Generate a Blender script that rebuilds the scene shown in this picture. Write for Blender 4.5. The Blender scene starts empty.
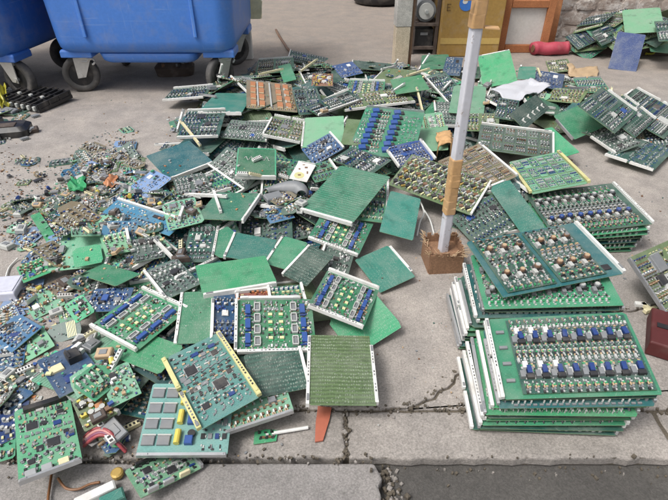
import bpy, math, random
import numpy as np
from mathutils import Matrix, Euler, Vector

# ------------------------------------------------------------------ camera, sky, sun, exposure
scene = bpy.context.scene
COL = scene.collection
CAM_H, PITCH, FPX = 1.1, math.radians(35), 510.0
cam_data = bpy.data.cameras.new('camera')
cam = bpy.data.objects.new('camera', cam_data)
COL.objects.link(cam)
cam.location = (0, 0, CAM_H)
cam.rotation_euler = (math.radians(90) - PITCH, 0, 0)
cam_data.sensor_width = 36
cam_data.lens = FPX / 668 * 36
cam_data.clip_start = 0.02
cam_data.clip_end = 500
scene.camera = cam

SUN_EL, SUN_AZ = math.radians(58), math.radians(-125)   # azimuth clockwise from +Y
world = bpy.data.worlds.new('World')
scene.world = world
world.use_nodes = True
wn = world.node_tree.nodes; wl = world.node_tree.links
sky = wn.new('ShaderNodeTexSky'); sky.sky_type = 'NISHITA'; sky.sun_disc = False
sky.sun_elevation = SUN_EL; sky.sun_rotation = SUN_AZ
sky.air_density = 1.0; sky.dust_density = 6.0; sky.ozone_density = 1.0
hs = wn.new('ShaderNodeHueSaturation'); hs.inputs['Saturation'].default_value = 0.35
wl.new(sky.outputs['Color'], hs.inputs['Color'])
wl.new(hs.outputs['Color'], wn['Background'].inputs['Color'])
wn['Background'].inputs['Strength'].default_value = 0.11

sun_data = bpy.data.lights.new('sun', 'SUN')
sun_data.energy = 1.5; sun_data.angle = math.radians(16); sun_data.color = (1, .975, .94)
sun = bpy.data.objects.new('sun', sun_data); COL.objects.link(sun)
sd = Vector((math.sin(SUN_AZ) * math.cos(SUN_EL), math.cos(SUN_AZ) * math.cos(SUN_EL), math.sin(SUN_EL)))
sun.rotation_euler = sd.to_track_quat('Z', 'Y').to_euler()
sun.location = (-3, -3, 6)

scene.view_settings.view_transform = 'Standard'
scene.view_settings.look = 'None'
scene.view_settings.gamma = 1
scene.view_settings.use_curve_mapping = False
scene.view_settings.exposure = 0.55
rnd = random.Random(11)

# ------------------------------------------------------------------ helpers
FW = Vector((0, math.cos(PITCH), -math.sin(PITCH))); UP = Vector((0, math.sin(PITCH), math.cos(PITCH)))
def at(u, v, z=0.0):
    """ground position (metres) seen at a photograph position, at height z"""
    d = FW + Vector((1, 0, 0)) * ((u - 334) / FPX) - UP * ((v - 250) / FPX)
    t = (z - CAM_H) / d.z
    return Vector((0, 0, CAM_H)) + d * t

MATS = {}
def nmat(name):
    m = bpy.data.materials.new(name); m.use_nodes = True
    nt = m.node_tree; MATS[name] = m
    return m, nt, nt.nodes, nt.links, nt.nodes['Principled BSDF']

def ramp(N, a, b, ca=(0, 0, 0, 1), cb=(1, 1, 1, 1)):
    r = N.new('ShaderNodeValToRGB')
    r.color_ramp.elements[0].position = a; r.color_ramp.elements[1].position = b
    r.color_ramp.elements[0].color = ca; r.color_ramp.elements[1].color = cb
    return r

def mixc(N, L, fac, a, b, mode='MIX'):
    m = N.new('ShaderNodeMix'); m.data_type = 'RGBA'; m.blend_type = mode
    for s, v in ((m.inputs[0], fac), (m.inputs[6], a), (m.inputs[7], b)):
        if isinstance(v, (int, float)): s.default_value = v
        elif isinstance(v, tuple): s.default_value = (*v[:3], 1)
        else: L.new(v, s)
    return m.outputs[2]

def noise(N, L, vec, scale, detail=4, rough=.6):
    n = N.new('ShaderNodeTexNoise'); n.inputs['Scale'].default_value = scale
    n.inputs['Detail'].default_value = detail; n.inputs['Roughness'].default_value = rough
    if vec is not None: L.new(vec, n.inputs['Vector'])
    return n.outputs['Fac']

def bump(N, L, B, h, strength, dist):
    b = N.new('ShaderNodeBump'); b.inputs['Strength'].default_value = strength; b.inputs['Distance'].default_value = dist
    L.new(h, b.inputs['Height']); L.new(b.outputs['Normal'], B.inputs['Normal'])

def simple(name, c, rough=.5, metal=0, dust=.25, var=.12, chip=None, scuff=None):
    """plain painted / moulded surface with dust and slight unevenness"""
    m, nt, N, L, B = nmat(name)
    tc = N.new('ShaderNodeTexCoord'); geo = N.new('ShaderNodeNewGeometry')
    n1 = noise(N, L, geo.outputs['Position'], 60, 4)
    n2 = noise(N, L, geo.outputs['Position'], 11, 5)
    dk = tuple(v * (1 - var * 2) for v in c); lt = tuple(min(1, v * (1 + var)) for v in c)
    col = mixc(N, L, n1, dk, lt)
    r = ramp(N, .5, .75); L.new(n2, r.inputs['Fac'])
    mu = N.new('ShaderNodeMath'); mu.operation = 'MULTIPLY'; mu.inputs[1].default_value = dust
    L.new(r.outputs['Color'], mu.inputs[0])
    col = mixc(N, L, mu.outputs[0], col, (.36, .32, .27))
    if chip:       # paint chipped through to another colour
        n3 = noise(N, L, geo.outputs['Position'], 34, 7, .75); r3 = ramp(N, .60, .63); L.new(n3, r3.inputs['Fac'])
        col = mixc(N, L, r3.outputs['Color'], col, chip)
        bump(N, L, B, r3.outputs['Color'], .3, .001)
    if scuff:      # horizontal and vertical rub marks
        for sc_, th in (((2.5, 2.5, 90), .66), ((60, 60, 1.6), .67)):
            mp = N.new('ShaderNodeMapping'); mp.inputs['Scale'].default_value = sc_; L.new(geo.outputs['Position'], mp.inputs['Vector'])
            n4 = noise(N, L, mp.outputs[0], 1.0, 5, .65); r4 = ramp(N, th - .05, th + .06); L.new(n4, r4.inputs['Fac'])
            m4 = N.new('ShaderNodeMath'); m4.operation = 'MULTIPLY'; m4.inputs[1].default_value = .55; L.new(r4.outputs['Color'], m4.inputs[0])
            col = mixc(N, L, m4.outputs[0], col, scuff)
    L.new(col, B.inputs['Base Color'])
    B.inputs['Roughness'].default_value = rough; B.inputs['Metallic'].default_value = metal
    return m

def pcb(name, c, dots=0, trace=.5, rough=.38):
    """solder mask: colour per board, copper tracks as faint lighter lines, optional rows of solder joints"""
    m, nt, N, L, B = nmat(name)
    tc = N.new('ShaderNodeTexCoord'); O = tc.outputs['Object']
    oi = N.new('ShaderNodeObjectInfo')
    hsv = N.new('ShaderNodeHueSaturation'); hsv.inputs['Color'].default_value = (*c, 1)
    mr = N.new('ShaderNodeMapRange'); mr.inputs[3].default_value = .475; mr.inputs[4].default_value = .52
    L.new(oi.outputs['Random'], mr.inputs[0]); L.new(mr.outputs[0], hsv.inputs['Hue'])
    mv = N.new('ShaderNodeMapRange'); mv.inputs[3].default_value = .75; mv.inputs[4].default_value = 1.3
    mm = N.new('ShaderNodeMath'); mm.operation = 'FRACT'
    m7 = N.new('ShaderNodeMath'); m7.operation = 'MULTIPLY'; m7.inputs[1].default_value = 7.31
    L.new(oi.outputs['Random'], m7.inputs[0]); L.new(m7.outputs[0], mm.inputs[0])
    L.new(mm.outputs[0], mv.inputs[0]); L.new(mv.outputs[0], hsv.inputs['Value'])
    col = hsv.outputs['Color']
    # tracks
    br = N.new('ShaderNodeTexBrick'); br.inputs['Scale'].default_value = 55; br.inputs['Mortar Size'].default_value = .09
    br.inputs['Color1'].default_value = (0, 0, 0, 1); br.inputs['Color2'].default_value = (.25, .25, .25, 1); br.inputs['Mortar'].default_value = (1, 1, 1, 1)
    wv = noise(N, L, O, 14, 2)
    dis = N.new('ShaderNodeVectorMath'); dis.operation = 'SCALE'; dis.inputs['Scale'].default_value = .02
    cmb = N.new('ShaderNodeCombineXYZ'); L.new(wv, cmb.inputs[0]); L.new(wv, cmb.inputs[1])
    L.new(cmb.outputs[0], dis.inputs[0])
    addv = N.new('ShaderNodeVectorMath'); addv.operation = 'ADD'; L.new(O, addv.inputs[0]); L.new(dis.outputs[0], addv.inputs[1])
    L.new(addv.outputs[0], br.inputs['Vector'])
    mt = N.new('ShaderNodeMath'); mt.operation = 'MULTIPLY'; mt.inputs[1].default_value = trace * (.25 if c[2] > c[1] else .6)
    L.new(br.outputs['Color'], mt.inputs[0])
    lt = tuple(min(1, v * 1.7 + .03) for v in c)
    col = mixc(N, L, mt.outputs[0], col, lt)
    if dots:
        wave_amt = .42 if dots > .3 else .05
        sc = N.new('ShaderNodeMapping'); sc.inputs['Scale'].default_value = (1, .55, 1); L.new(O, sc.inputs['Vector'])
        vo = N.new('ShaderNodeTexVoronoi'); vo.inputs['Scale'].default_value = 165; vo.inputs['Randomness'].default_value = .5
        L.new(sc.outputs[0], vo.inputs['Vector'])
        rr = ramp(N, .22, .32, (1, 1, 1, 1), (0, 0, 0, 1)); L.new(vo.outputs['Distance'], rr.inputs['Fac'])
        pat = noise(N, L, O, 38, 3); pr = ramp(N, .4, .55); L.new(pat, pr.inputs['Fac'])
        md = N.new('ShaderNodeMath'); md.operation = 'MULTIPLY'; L.new(rr.outputs['Color'], md.inputs[0]); L.new(pr.outputs['Color'], md.inputs[1])
        me = N.new('ShaderNodeMath'); me.operation = 'MULTIPLY'; me.inputs[1].default_value = dots; L.new(md.outputs[0], me.inputs[0])
        col = mixc(N, L, me.outputs[0], col, (.42, .46, .40))
        wvt = N.new('ShaderNodeTexWave'); wvt.inputs['Scale'].default_value = 26; wvt.inputs['Distortion'].default_value = 2.5; wvt.inputs['Detail'].default_value = 3
        wvt.bands_direction = 'Y'; L.new(O, wvt.inputs['Vector'])
        wr = ramp(N, .35, .6, (wave_amt,) * 3 + (1,), (0, 0, 0, 1)); L.new(wvt.outputs['Fac'], wr.inputs['Fac'])
        col = mixc(N, L, wr.outputs['Color'], col, tuple(v * .25 for v in c))
        bump(N, L, B, rr.outputs['Color'], .4, .0008)
    # dust and grime
    geo = N.new('ShaderNodeNewGeometry')
    n2 = noise(N, L, geo.outputs['Position'], 9, 6, .7); r2 = ramp(N, .42, .78); L.new(n2, r2.inputs['Fac'])
    mu = N.new('ShaderNodeMath'); mu.operation = 'MULTIPLY'; mu.inputs[1].default_value = .42; L.new(r2.outputs['Color'], mu.inputs[0])
    col = mixc(N, L, mu.outputs[0], col, (.30, .31, .27))
    n3 = noise(N, L, geo.outputs['Position'], 240, 2); r3 = ramp(N, .66, .74); L.new(n3, r3.inputs['Fac'])
    m3 = N.new('ShaderNodeMath'); m3.operation = 'MULTIPLY'; m3.inputs[1].default_value = .45; L.new(r3.outputs['Color'], m3.inputs[0])
    col = mixc(N, L, m3.outputs[0], col, (.45, .47, .42))
    # fine scratches, each board its own direction
    rt = N.new('ShaderNodeVectorRotate'); rt.rotation_type = 'Z_AXIS'; L.new(O, rt.inputs['Vector'])
    ma = N.new('ShaderNodeMath'); ma.operation = 'MULTIPLY'; ma.inputs[1].default_value = 40; L.new(oi.outputs['Random'], ma.inputs[0]); L.new(ma.outputs[0], rt.inputs['Angle'])
    mp = N.new('ShaderNodeMapping'); mp.inputs['Scale'].default_value = (420, 12, 12); L.new(rt.outputs[0], mp.inputs['Vector'])
    n4 = noise(N, L, mp.outputs[0], 1.0, 2); r4 = ramp(N, .68, .73); L.new(n4, r4.inputs['Fac'])
    m4 = N.new('ShaderNodeMath'); m4.operation = 'MULTIPLY'; m4.inputs[1].default_value = .35; L.new(r4.outputs['Color'], m4.inputs[0])
    col = mixc(N, L, m4.outputs[0], col, (.40, .44, .38))
    # darker stains
    n5 = noise(N, L, geo.outputs['Position'], 17, 5, .7); r5 = ramp(N, .54, .72); L.new(n5, r5.inputs['Fac'])
    m5 = N.new('ShaderNodeMath'); m5.operation = 'MULTIPLY'; m5.inputs[1].default_value = .55; L.new(r5.outputs['Color'], m5.inputs[0])
    col = mixc(N, L, m5.outputs[0], col, tuple(v * .4 + .008 for v in c))
    L.new(col, B.inputs['Base Color'])
    rg = N.new('ShaderNodeMapRange'); rg.inputs[3].default_value = rough - .1; rg.inputs[4].default_value = rough + .25
    L.new(n2, rg.inputs[0]); L.new(rg.outputs[0], B.inputs['Roughness'])
    return m

TINT = {
 'green': (.030, .155, .085), 'bright': (.038, .235, .110), 'teal': (.030, .170, .125), 'olive': (.085, .135, .055),
 'dark': (.018, .066, .052), 'pale': (.130, .300, .190), 'bluegreen': (.018, .105, .110), 'grey': (.060, .095, .080),
 'blue': (.020, .062, .165), 'blue2': (.040, .135, .260), 'paleblue': (.150, .245, .400), 'brown': (.150, .120, .075),
 'red': (.180, .060, .040), 'mint': (.060, .360, .200), 'mid': (.085, .290, .150), 'turq': (.075, .215, .205), 'aqua': (.120, .270, .250)}
for k, c in TINT.items():
    pcb('pcb_' + k, c)
    pcb('solder_' + k, c, dots=.22, trace=.34, rough=.38)
    pcb('lined_' + k, c, dots={'olive': .40, 'dark': .42}.get(k, .32), trace=.25, rough=.45)
simple('pcb_edge', (.20, .30, .16), .6)
simple('white_plastic', (.72, .72, .69), .45, dust=.45, var=.12)
simple('cream_plastic', (.72, .66, .42), .45, dust=.3)
simple('yellow_plastic', (.60, .57, .27), .45, dust=.25)
simple('aluminium', (.55, .56, .57), .38, metal=.7, dust=.3)
simple('black_plastic', (.018, .018, .02), .4, dust=.25)
simple('chip_black', (.03, .03, .033), .45, dust=.3)
simple('grey_part', (.20, .21, .22), .5, dust=.3)
simple('light_part', (.46, .47, .45), .5, dust=.25)
simple('blue_relay', (.034, .088, .290), .38, dust=.15)
simple('dark_blue', (.02, .05, .19), .4, dust=.2)
simple('yellow_part', (.62, .52, .10), .42, dust=.15)
simple('pale_yellow', (.66, .64, .36), .45, dust=.2)
simple('gold_coil', (.50, .34, .10), .4, metal=.35, dust=.2)
simple('copper_part', (.52, .22, .10), .45, metal=.15, dust=.25)
simple('brown_part', (.17, .09, .05), .5, dust=.2)
simple('tan_part', (.46, .33, .20), .55, dust=.2)
simple('solder_metal', (.60, .61, .60), .35, metal=.6, dust=.2)
simple('red_part', (.45, .05, .03), .45, dust=.2)
simple('green_part', (.04, .30, .12), .45, dust=.2)

class Bag:
    """collects solids; build() links them as one mesh object"""
    def __init__(s): s.v = []; s.f = []; s.m = []; s.names = []
    def mi(s, name):
        if name not in s.names: s.names.append(name)
        return s.names.index(name)
    def add(s, vs, fs, mat):
        o = len(s.v); s.v += vs; k = s.mi(mat)
        for f in fs: s.f.append([i + o for i in f]); s.m.append(k)
    def prism(s, pts, z0, z1, mat, top=None, inset=0, bottom=True):
        n = len(pts); vs = [(x, y, z0) for x, y in pts]
        cx = sum(p[0] for p in pts) / n; cy = sum(p[1] for p in pts) / n
        sides = [[i, (i + 1) % n, n + (i + 1) % n, n + i] for i in range(n)]
        if inset:
            zz = z1 - inset; vs += [(x, y, zz) for x, y in pts]
            tp = []
            for x, y in pts:
                l = math.hypot(x - cx, y - cy) or 1; q = max(0, 1 - inset * 1.3 / l); tp.append((cx + (x - cx) * q, cy + (y - cy) * q, z1))
            vs += tp
            sides += [[n + i, n + (i + 1) % n, 2 * n + (i + 1) % n, 2 * n + i] for i in range(n)]
            cap = [2 * n + i for i in range(n)]
        else:
            vs += [(x, y, z1) for x, y in pts]; cap = [n + i for i in range(n)]
        s.add(vs, sides + ([list(range(n))[::-1]] if bottom else []) , mat)
        o = len(s.v) - len(vs); s.f.append([i + o for i in cap]); s.m.append(s.mi(top or mat))
    def box(s, cx, cy, z0, z1, w, d, mat, rz=0, top=None, inset=0, bottom=False):
        c, q = math.cos(rz), math.sin(rz)
        pts = [(cx + c * x - q * y, cy + q * x + c * y) for x, y in ((-w/2, -d/2), (w/2, -d/2), (w/2, d/2), (-w/2, d/2))]
        s.prism(pts, z0, z1, mat, top, inset, bottom)
    def cyl(s, cx, cy, z0, z1, r, mat, n=10, top=None, inset=0):
        s.prism([(cx + r * math.cos(2*math.pi*i/n), cy + r * math.sin(2*math.pi*i/n)) for i in range(n)], z0, z1, mat, top, inset)
    def bar(s, a, b, r, mat, n=8):
        a = Vector(a); b = Vector(b); ax = (b - a).normalized(); t = ax.orthogonal().normalized(); u = ax.cross(t)
        vs = []
        for p in (a, b):
            for i in range(n):
                an = 2 * math.pi * i / n; vs.append(tuple(p + (t * math.cos(an) + u * math.sin(an)) * r))
        s.add(vs, [[i, (i+1) % n, n + (i+1) % n, n + i] for i in range(n)] + [list(range(n))[::-1], [n + i for i in range(n)]], mat)
    def tube(s, pts, r, mat, n=6):
        pts = [Vector(p) for p in pts]; vs = []; fs = []
        for k, p in enumerate(pts):
            d = (pts[min(k+1, len(pts)-1)] - pts[max(k-1, 0)]).normalized()
            t = d.cross(Vector((0, 0, 1)));  t = t.normalized() if t.length > 1e-4 else Vector((1, 0, 0)); u = d.cross(t)
            for i in range(n):
                an = 2 * math.pi * i / n; vs.append(tuple(p + (t * math.cos(an) + u * math.sin(an)) * r))
        for k in range(len(pts) - 1):
            for i in range(n): fs.append([k*n+i, k*n+(i+1) % n, (k+1)*n+(i+1) % n, (k+1)*n+i])
        fs += [list(range(n))[::-1], [(len(pts)-1)*n + i for i in range(n)]]
        s.add(vs, fs, mat)
    def mesh(s, name):
        me = bpy.data.meshes.new(name); me.from_pydata(s.v, [], s.f)
        for n in s.names: me.materials.append(MATS[n])
        me.polygons.foreach_set('material_index', s.m); me.update()
        return me
    def build(s, name, parent=None, smooth=False):
        me = s.mesh(name)
        if smooth: me.polygons.foreach_set('use_smooth', [True] * len(me.polygons))
        o = bpy.data.objects.new(name, me); COL.objects.link(o)
        if parent: o.parent = parent
        return o

def tag(o, label=None, cat=None, group=None, kind=None):
    if label: o['label'] = label
    if cat: o['category'] = cat
    if group: o['group'] = group
    if kind: o['kind'] = kind
    return o

def empty(name, loc=(0, 0, 0), rz=0):
    o = bpy.data.objects.new(name, None); COL.objects.link(o)
    o.location = loc; o.rotation_euler = (0, 0, rz); o.empty_display_size = .05
    return o

def bevel(o, w, seg=2):
    m = o.modifiers.new('bevel', 'BEVEL'); m.width = w; m.segments = seg; m.limit_method = 'ANGLE'; m.angle_limit = .6
    return o

# ------------------------------------------------------------------ setting materials
def concrete(name, c, stain=.5, bumpd=.004, tint2=(.42, .36, .30), far=None):
    m, nt, N, L, B = nmat(name)
    geo = N.new('ShaderNodeNewGeometry'); Pn = geo.outputs['Position']
    a = noise(N, L, Pn, 1.1, 6, .65); b = noise(N, L, Pn, 7, 8, .7); d = noise(N, L, Pn, 210, 4, .7)
    ra = ramp(N, .35, .7); L.new(a, ra.inputs['Fac'])
    col = mixc(N, L, ra.outputs['Color'], c, tint2)
    if far:        # packed brown dirt takes over from bare concrete towards the yard
        sp = N.new('ShaderNodeSeparateXYZ'); L.new(Pn, sp.inputs[0])
        ya = N.new('ShaderNodeMath'); ya.operation = 'MULTIPLY_ADD'; ya.inputs[1].default_value = 3.0; L.new(a, ya.inputs[0]); L.new(sp.outputs['Y'], ya.inputs[2])
        mr = N.new('ShaderNodeMapRange'); mr.inputs[1].default_value = 4.2; mr.inputs[2].default_value = 6.4; L.new(ya.outputs[0], mr.inputs[0])
        col = mixc(N, L, mr.outputs[0], col, far)
    rb = ramp(N, .38, .66, (1, 1, 1, 1), (0, 0, 0, 1)); L.new(b, rb.inputs['Fac'])
    ms = N.new('ShaderNodeMath'); ms.operation = 'MULTIPLY'; ms.inputs[1].default_value = stain; L.new(rb.outputs['Color'], ms.inputs[0])
    col = mixc(N, L, ms.outputs[0], col, tuple(v * .55 for v in c))
    rd = ramp(N, .40, .60, (.74, .74, .74, 1), (1.08, 1.08, 1.08, 1)); L.new(d, rd.inputs['Fac'])
    col = mixc(N, L, 1.0, col, rd.outputs['Color'], 'MULTIPLY')
    vo = N.new('ShaderNodeTexVoronoi'); vo.inputs['Scale'].default_value = 16; L.new(Pn, vo.inputs['Vector'])
    rv = ramp(N, .04, .09, (1, 1, 1, 1), (0, 0, 0, 1)); L.new(vo.outputs['Distance'], rv.inputs['Fac'])
    mv = N.new('ShaderNodeMath'); mv.operation = 'MULTIPLY'; mv.inputs[1].default_value = .35; L.new(rv.outputs['Color'], mv.inputs[0])
    col = mixc(N, L, mv.outputs[0], col, (.09, .08, .07))
    ob = noise(N, L, Pn, 2.6, 7, .75); ro = ramp(N, .55, .70); L.new(ob, ro.inputs['Fac'])
    mo_ = N.new('ShaderNodeMath'); mo_.operation = 'MULTIPLY'; mo_.inputs[1].default_value = stain * .8; L.new(ro.outputs['Color'], mo_.inputs[0])
    col = mixc(N, L, mo_.outputs[0], col, tuple(v * .45 for v in c))
    v2 = N.new('ShaderNodeTexVoronoi'); v2.inputs['Scale'].default_value = 150; L.new(Pn, v2.inputs['Vector'])
    bw = N.new('ShaderNodeRGBToBW'); L.new(v2.outputs['Color'], bw.inputs[0]); col = mixc(N, L, .12, col, bw.outputs[0], 'OVERLAY')
    L.new(col, B.inputs['Base Color']); B.inputs['Roughness'].default_value = .88
    ad = N.new('ShaderNodeMath'); ad.operation = 'ADD'; L.new(b, ad.inputs[0]); L.new(d, ad.inputs[1])
    bump(N, L, B, ad.outputs[0], .55, bumpd)
    return m
concrete('pavement_concrete', (.375, .345, .32), .60, .004, (.46, .41, .36), far=(.32, .265, .22))
concrete('kerb_concrete', (.33, .305, .28), .6, .004, (.41, .37, .335))
concrete('apron_concrete', (.28, .265, .255), .55, .004, (.35, .325, .305))
concrete('asphalt', (.085, .08, .075), .5, .006, (.12, .112, .10))
concrete('joint_dirt', (.13, .11, .085), .6, .008, (.17, .14, .10))

# ------------------------------------------------------------------ ground, pavement, kerb
def sheet(name, mat, x0, x1, y0, y1, z):
    b = Bag(); b.add([(x0, y0, z), (x1, y0, z), (x1, y1, z), (x0, y1, z)], [[0, 1, 2, 3]], mat)
    return tag(b.build(name), kind='structure')
sheet('road', 'asphalt', -60, 60, -60, 60, -.040)
b = Bag(); b.prism([(-40, .715), (40, .715), (40, 40), (-40, 40)], -.036, -.008, 'joint_dirt')
tag(b.build('soil_bed'), kind='structure')
def jag(pts, step=.02, amp=.006, seed=1):
    r = random.Random(seed); out = []
    for i in range(len(pts) - 1):
        a = Vector(pts[i]); c = Vector(pts[i+1]); n = max(1, int((c - a).length / step)); t = (c - a).normalized(); nn = Vector((-t.y, t.x))
        for k in range(n):
            p = a.lerp(c, k / n) + nn * (r.uniform(-amp, amp) if (i or k) else 0); out.append((p.x, p.y))
    out.append(tuple(pts[-1])); return out
KY0, KY1 = .712, .846
crack_px = [(700, 296), (560, 322), (500, 345), (466, 366), (452, 380), (440, 391), (425, 400), (405, 406), (388, 408)]
crack = [at(u, v).xy for u, v in crack_px]
crack = jag([(9.0, crack[0].y + .3)] + [tuple(c) for c in crack], .02, .007, 3)
top_edge = jag([(crack[-1][0] - .006, KY1 + .006), (-1.0, KY1 + .007), (-9.0, KY1 + .006)], .03, .003, 5)
b = Bag(); b.prism([(9, 30), (-9, 30)] + top_edge[::-1] + [(x, y) for x, y in crack[::-1]], -.06, 0, 'pavement_concrete')
tag(bevel(b.build('pavement'), .004), kind='structure')
low = [(x + (.004 if i else 0), y - .006) for i, (x, y) in enumerate(crack)]
b = Bag(); b.prism([(9, KY1 + .005)] + low + [(low[-1][0] + .02, KY1 + .005)], -.06, -.003, 'pavement_concrete')
tag(bevel(b.build('pavement_corner'), .004), kind='structure')
kerb = empty('kerb', (0, KY0, 0)); tag(kerb, kind='structure')
xs = [-5.57, -4.77, -3.97, -3.17, -2.37, -1.57, -.77, .03, .83, 1.63, 2.43, 3.23]
for i in range(len(xs) - 1):
    g = .004; r = random.Random(i)
    pts = jag([(xs[i] + g, KY0), (xs[i+1] - g, KY0), (xs[i+1] - g, KY1), (xs[i] + g, KY1), (xs[i] + g, KY0)], .03, .003, 20 + i)[:-1]
    bb = Bag(); bb.prism([(x, y - KY0) for x, y in pts], -.038, r.uniform(-.005, -.001), 'kerb_concrete')
    bevel(bb.build('kerb_stone', kerb), .008, 3)
# concrete apron at the near left, with a broken right end
edge = jag([(.095, KY0 - .012), (.115, .66), (.10, .62), (.15, .56), (.17, .4), (.22, -1.5)], .018, .010, 9)
b = Bag(); b.prism([(-6, KY0 - .007)] + [(-6, -1.5)] + edge[::-1] , -.038, -.005, 'apron_concrete')
tag(bevel(b.build('concrete_apron'), .006), kind='structure')
# crumbled rubble along the broken end
b = Bag(); r = random.Random(4)
for k in range(420):
    t = r.random(); x = .10 + .10 * t + r.gauss(.018, .014); y = .70 - .5 * t + r.gauss(0, .01); s_ = r.uniform(.003, .012)
    z0 = -.039 if x > .10 else -.02
    b.box(x, y, z0, z0 + r.uniform(.3, 1.2) * s_ + max(0, .03 - (x - .1) * .9) * r.random(), s_, s_ * r.uniform(.6, 1.3), r.choice(['joint_dirt', 'kerb_concrete', 'joint_dirt']), r.uniform(0, 3), inset=.002)
tag(b.build('crumbled_rubble'), 'crumbled dirt and rubble along the broken concrete edge', 'rubble', kind='stuff')

# soil and grit gathered in the joints and along the crack
b = Bag(); r = random.Random(14)
lines = [([(-2.2, KY1 + .004), (1.6, KY1 + .004)], 900, .010), ([(-2.2, KY0 - .004), (.1, KY0 - .004)], 420, .007), ([tuple(c) for c in crack[::3]], 420, .008), ([(.03, KY0), (.03, KY1)], 60, .004), ([(-.77, KY0), (-.77, KY1)], 60, .004), ([(.14, KY0 - .01), (2.2, KY0 - .01)], 160, .014)]
for pl_, cnt, sp_ in lines:
    seg = [(Vector(pl_[i]), Vector(pl_[i+1])) for i in range(len(pl_) - 1)]; tot = [(q[1] - q[0]).length if abs(q[0].x) < 3 and abs(q[1].x) < 3 else 0 for q in seg]
    for k in range(cnt):
        a_, c_ = r.choices(seg, tot)[0]; q = a_.lerp(c_, r.random()); x, y = q.x + r.gauss(0, sp_), q.y + r.gauss(0, sp_); s_ = r.uniform(.0012, .0065) * (1.5 if r.random() < .06 else 1)
        zz = -.040 if (y < KY0 - .003 and x > .12) else -.004
        b.box(x, y, zz, zz + .004 + s_ * r.uniform(.1, .6), s_, s_ * r.uniform(.5, 1.6), r.choice(['joint_dirt', 'joint_dirt', 'joint_dirt', 'kerb_concrete', 'joint_dirt']), r.uniform(0, 3))
tag(b.build('joint_grit'), 'dark soil and grit gathered in the pavement joints and crack', 'grit', kind='stuff')

# ------------------------------------------------------------------ wall
m, nt, N, L, B = nmat('peeling_wall')
geo = N.new('ShaderNodeNewGeometry'); Pn = geo.outputs['Position']
a = noise(N, L, Pn, 5, 8, .7); c2 = noise(N, L, Pn, 22, 5, .65)
ra = ramp(N, .47, .56); L.new(a, ra.inputs['Fac'])
base = mixc(N, L, c2, (.30, .22, .18), (.42, .38, .34)); col = mixc(N, L, ra.outputs['Color'], base, (.62, .58, .54))
rc = ramp(N, .30, .42, (1, 1, 1, 1), (0, 0, 0, 1)); L.new(c2, rc.inputs['Fac'])
col = mixc(N, L, rc.outputs['Color'], col, (.14, .09, .07))
L.new(col, B.inputs['Base Color']); B.inputs['Roughness'].default_value = .9
bump(N, L, B, a, .7, .03)
WALL_Y = 4.98
wall = empty('stone_wall', (4.2, WALL_Y, 0)); tag(wall, 'stained white wall with peeling paint behind the upper right heap', 'wall')
b = Bag(); b.prism([(-2.9, .03), (5, .03), (5, .3), (-2.9, .3)], -.02, 2.6, 'peeling_wall'); b.build('wall_core', wall)
r = random.Random(8); zc = 0.0
proto_stones = []
for k in range(10):                        # rough painted rubble stones, shared between copies
    bb = Bag(); n = 7
    pts = [(.5 * math.copysign(abs(math.cos(2*math.pi*i/n + .3)) ** .6, math.cos(2*math.pi*i/n + .3)) * r.uniform(.85, 1.02), .5 * math.copysign(abs(math.sin(2*math.pi*i/n + .3)) ** .6, math.sin(2*math.pi*i/n + .3)) * r.uniform(.85, 1.02)) for i in range(n)]
    bb.prism(pts, 0, 1, 'peeling_wall', inset=.14); proto_stones.append(bb.mesh('stone'))
for row in range(9):
    hh = r.uniform(.08, .12); x = -2.86 + r.uniform(0, .1)
    while x < 2.0:
        ww = r.uniform(.11, .24)
        o = bpy.data.objects.new('stone', r.choice(proto_stones)); COL.objects.link(o); o.parent = wall
        o.location = (x + ww / 2, .035, zc + hh / 2); o.rotation_euler = (math.pi / 2, 0, 0); o.scale = (ww - .004, hh - .004, r.uniform(.010, .022)); x += ww
    zc += hh

# ------------------------------------------------------------------ blue wheeled bins
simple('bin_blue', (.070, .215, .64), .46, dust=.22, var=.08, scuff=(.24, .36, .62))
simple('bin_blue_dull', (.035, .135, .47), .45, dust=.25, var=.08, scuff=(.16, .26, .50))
simple('tyre_grey', (.075, .072, .07), .7, dust=.4)
simple('caster_metal', (.62, .61, .58), .4, metal=.4, dust=.2)
def rring(w, d, rad, z, n=10, cx=0, cy=0):
    pts = []
    for qx, qy, a0 in ((1, 1, 0), (-1, 1, 90), (-1, -1, 180), (1, -1, 270)):
        for i in range(n + 1):
            an = math.radians(a0 + 90 * i / n)
            pts.append((cx + qx * (w/2 - rad) + rad * math.cos(an), cy + qy * (d/2 - rad) + rad * math.sin(an), z))
    return pts
def loft(bag, rings, mat):
    n = len(rings[0]); vs = [p for r_ in rings for p in r_]; fs = []
    for k in range(len(rings) - 1):
        for i in range(n): fs.append([k*n+i, k*n+(i+1) % n, (k+1)*n+(i+1) % n, (k+1)*n+i])
    fs += [list(range(n))[::-1], [(len(rings)-1)*n+i for i in range(n)]]
    bag.add(vs, fs, mat)
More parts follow.
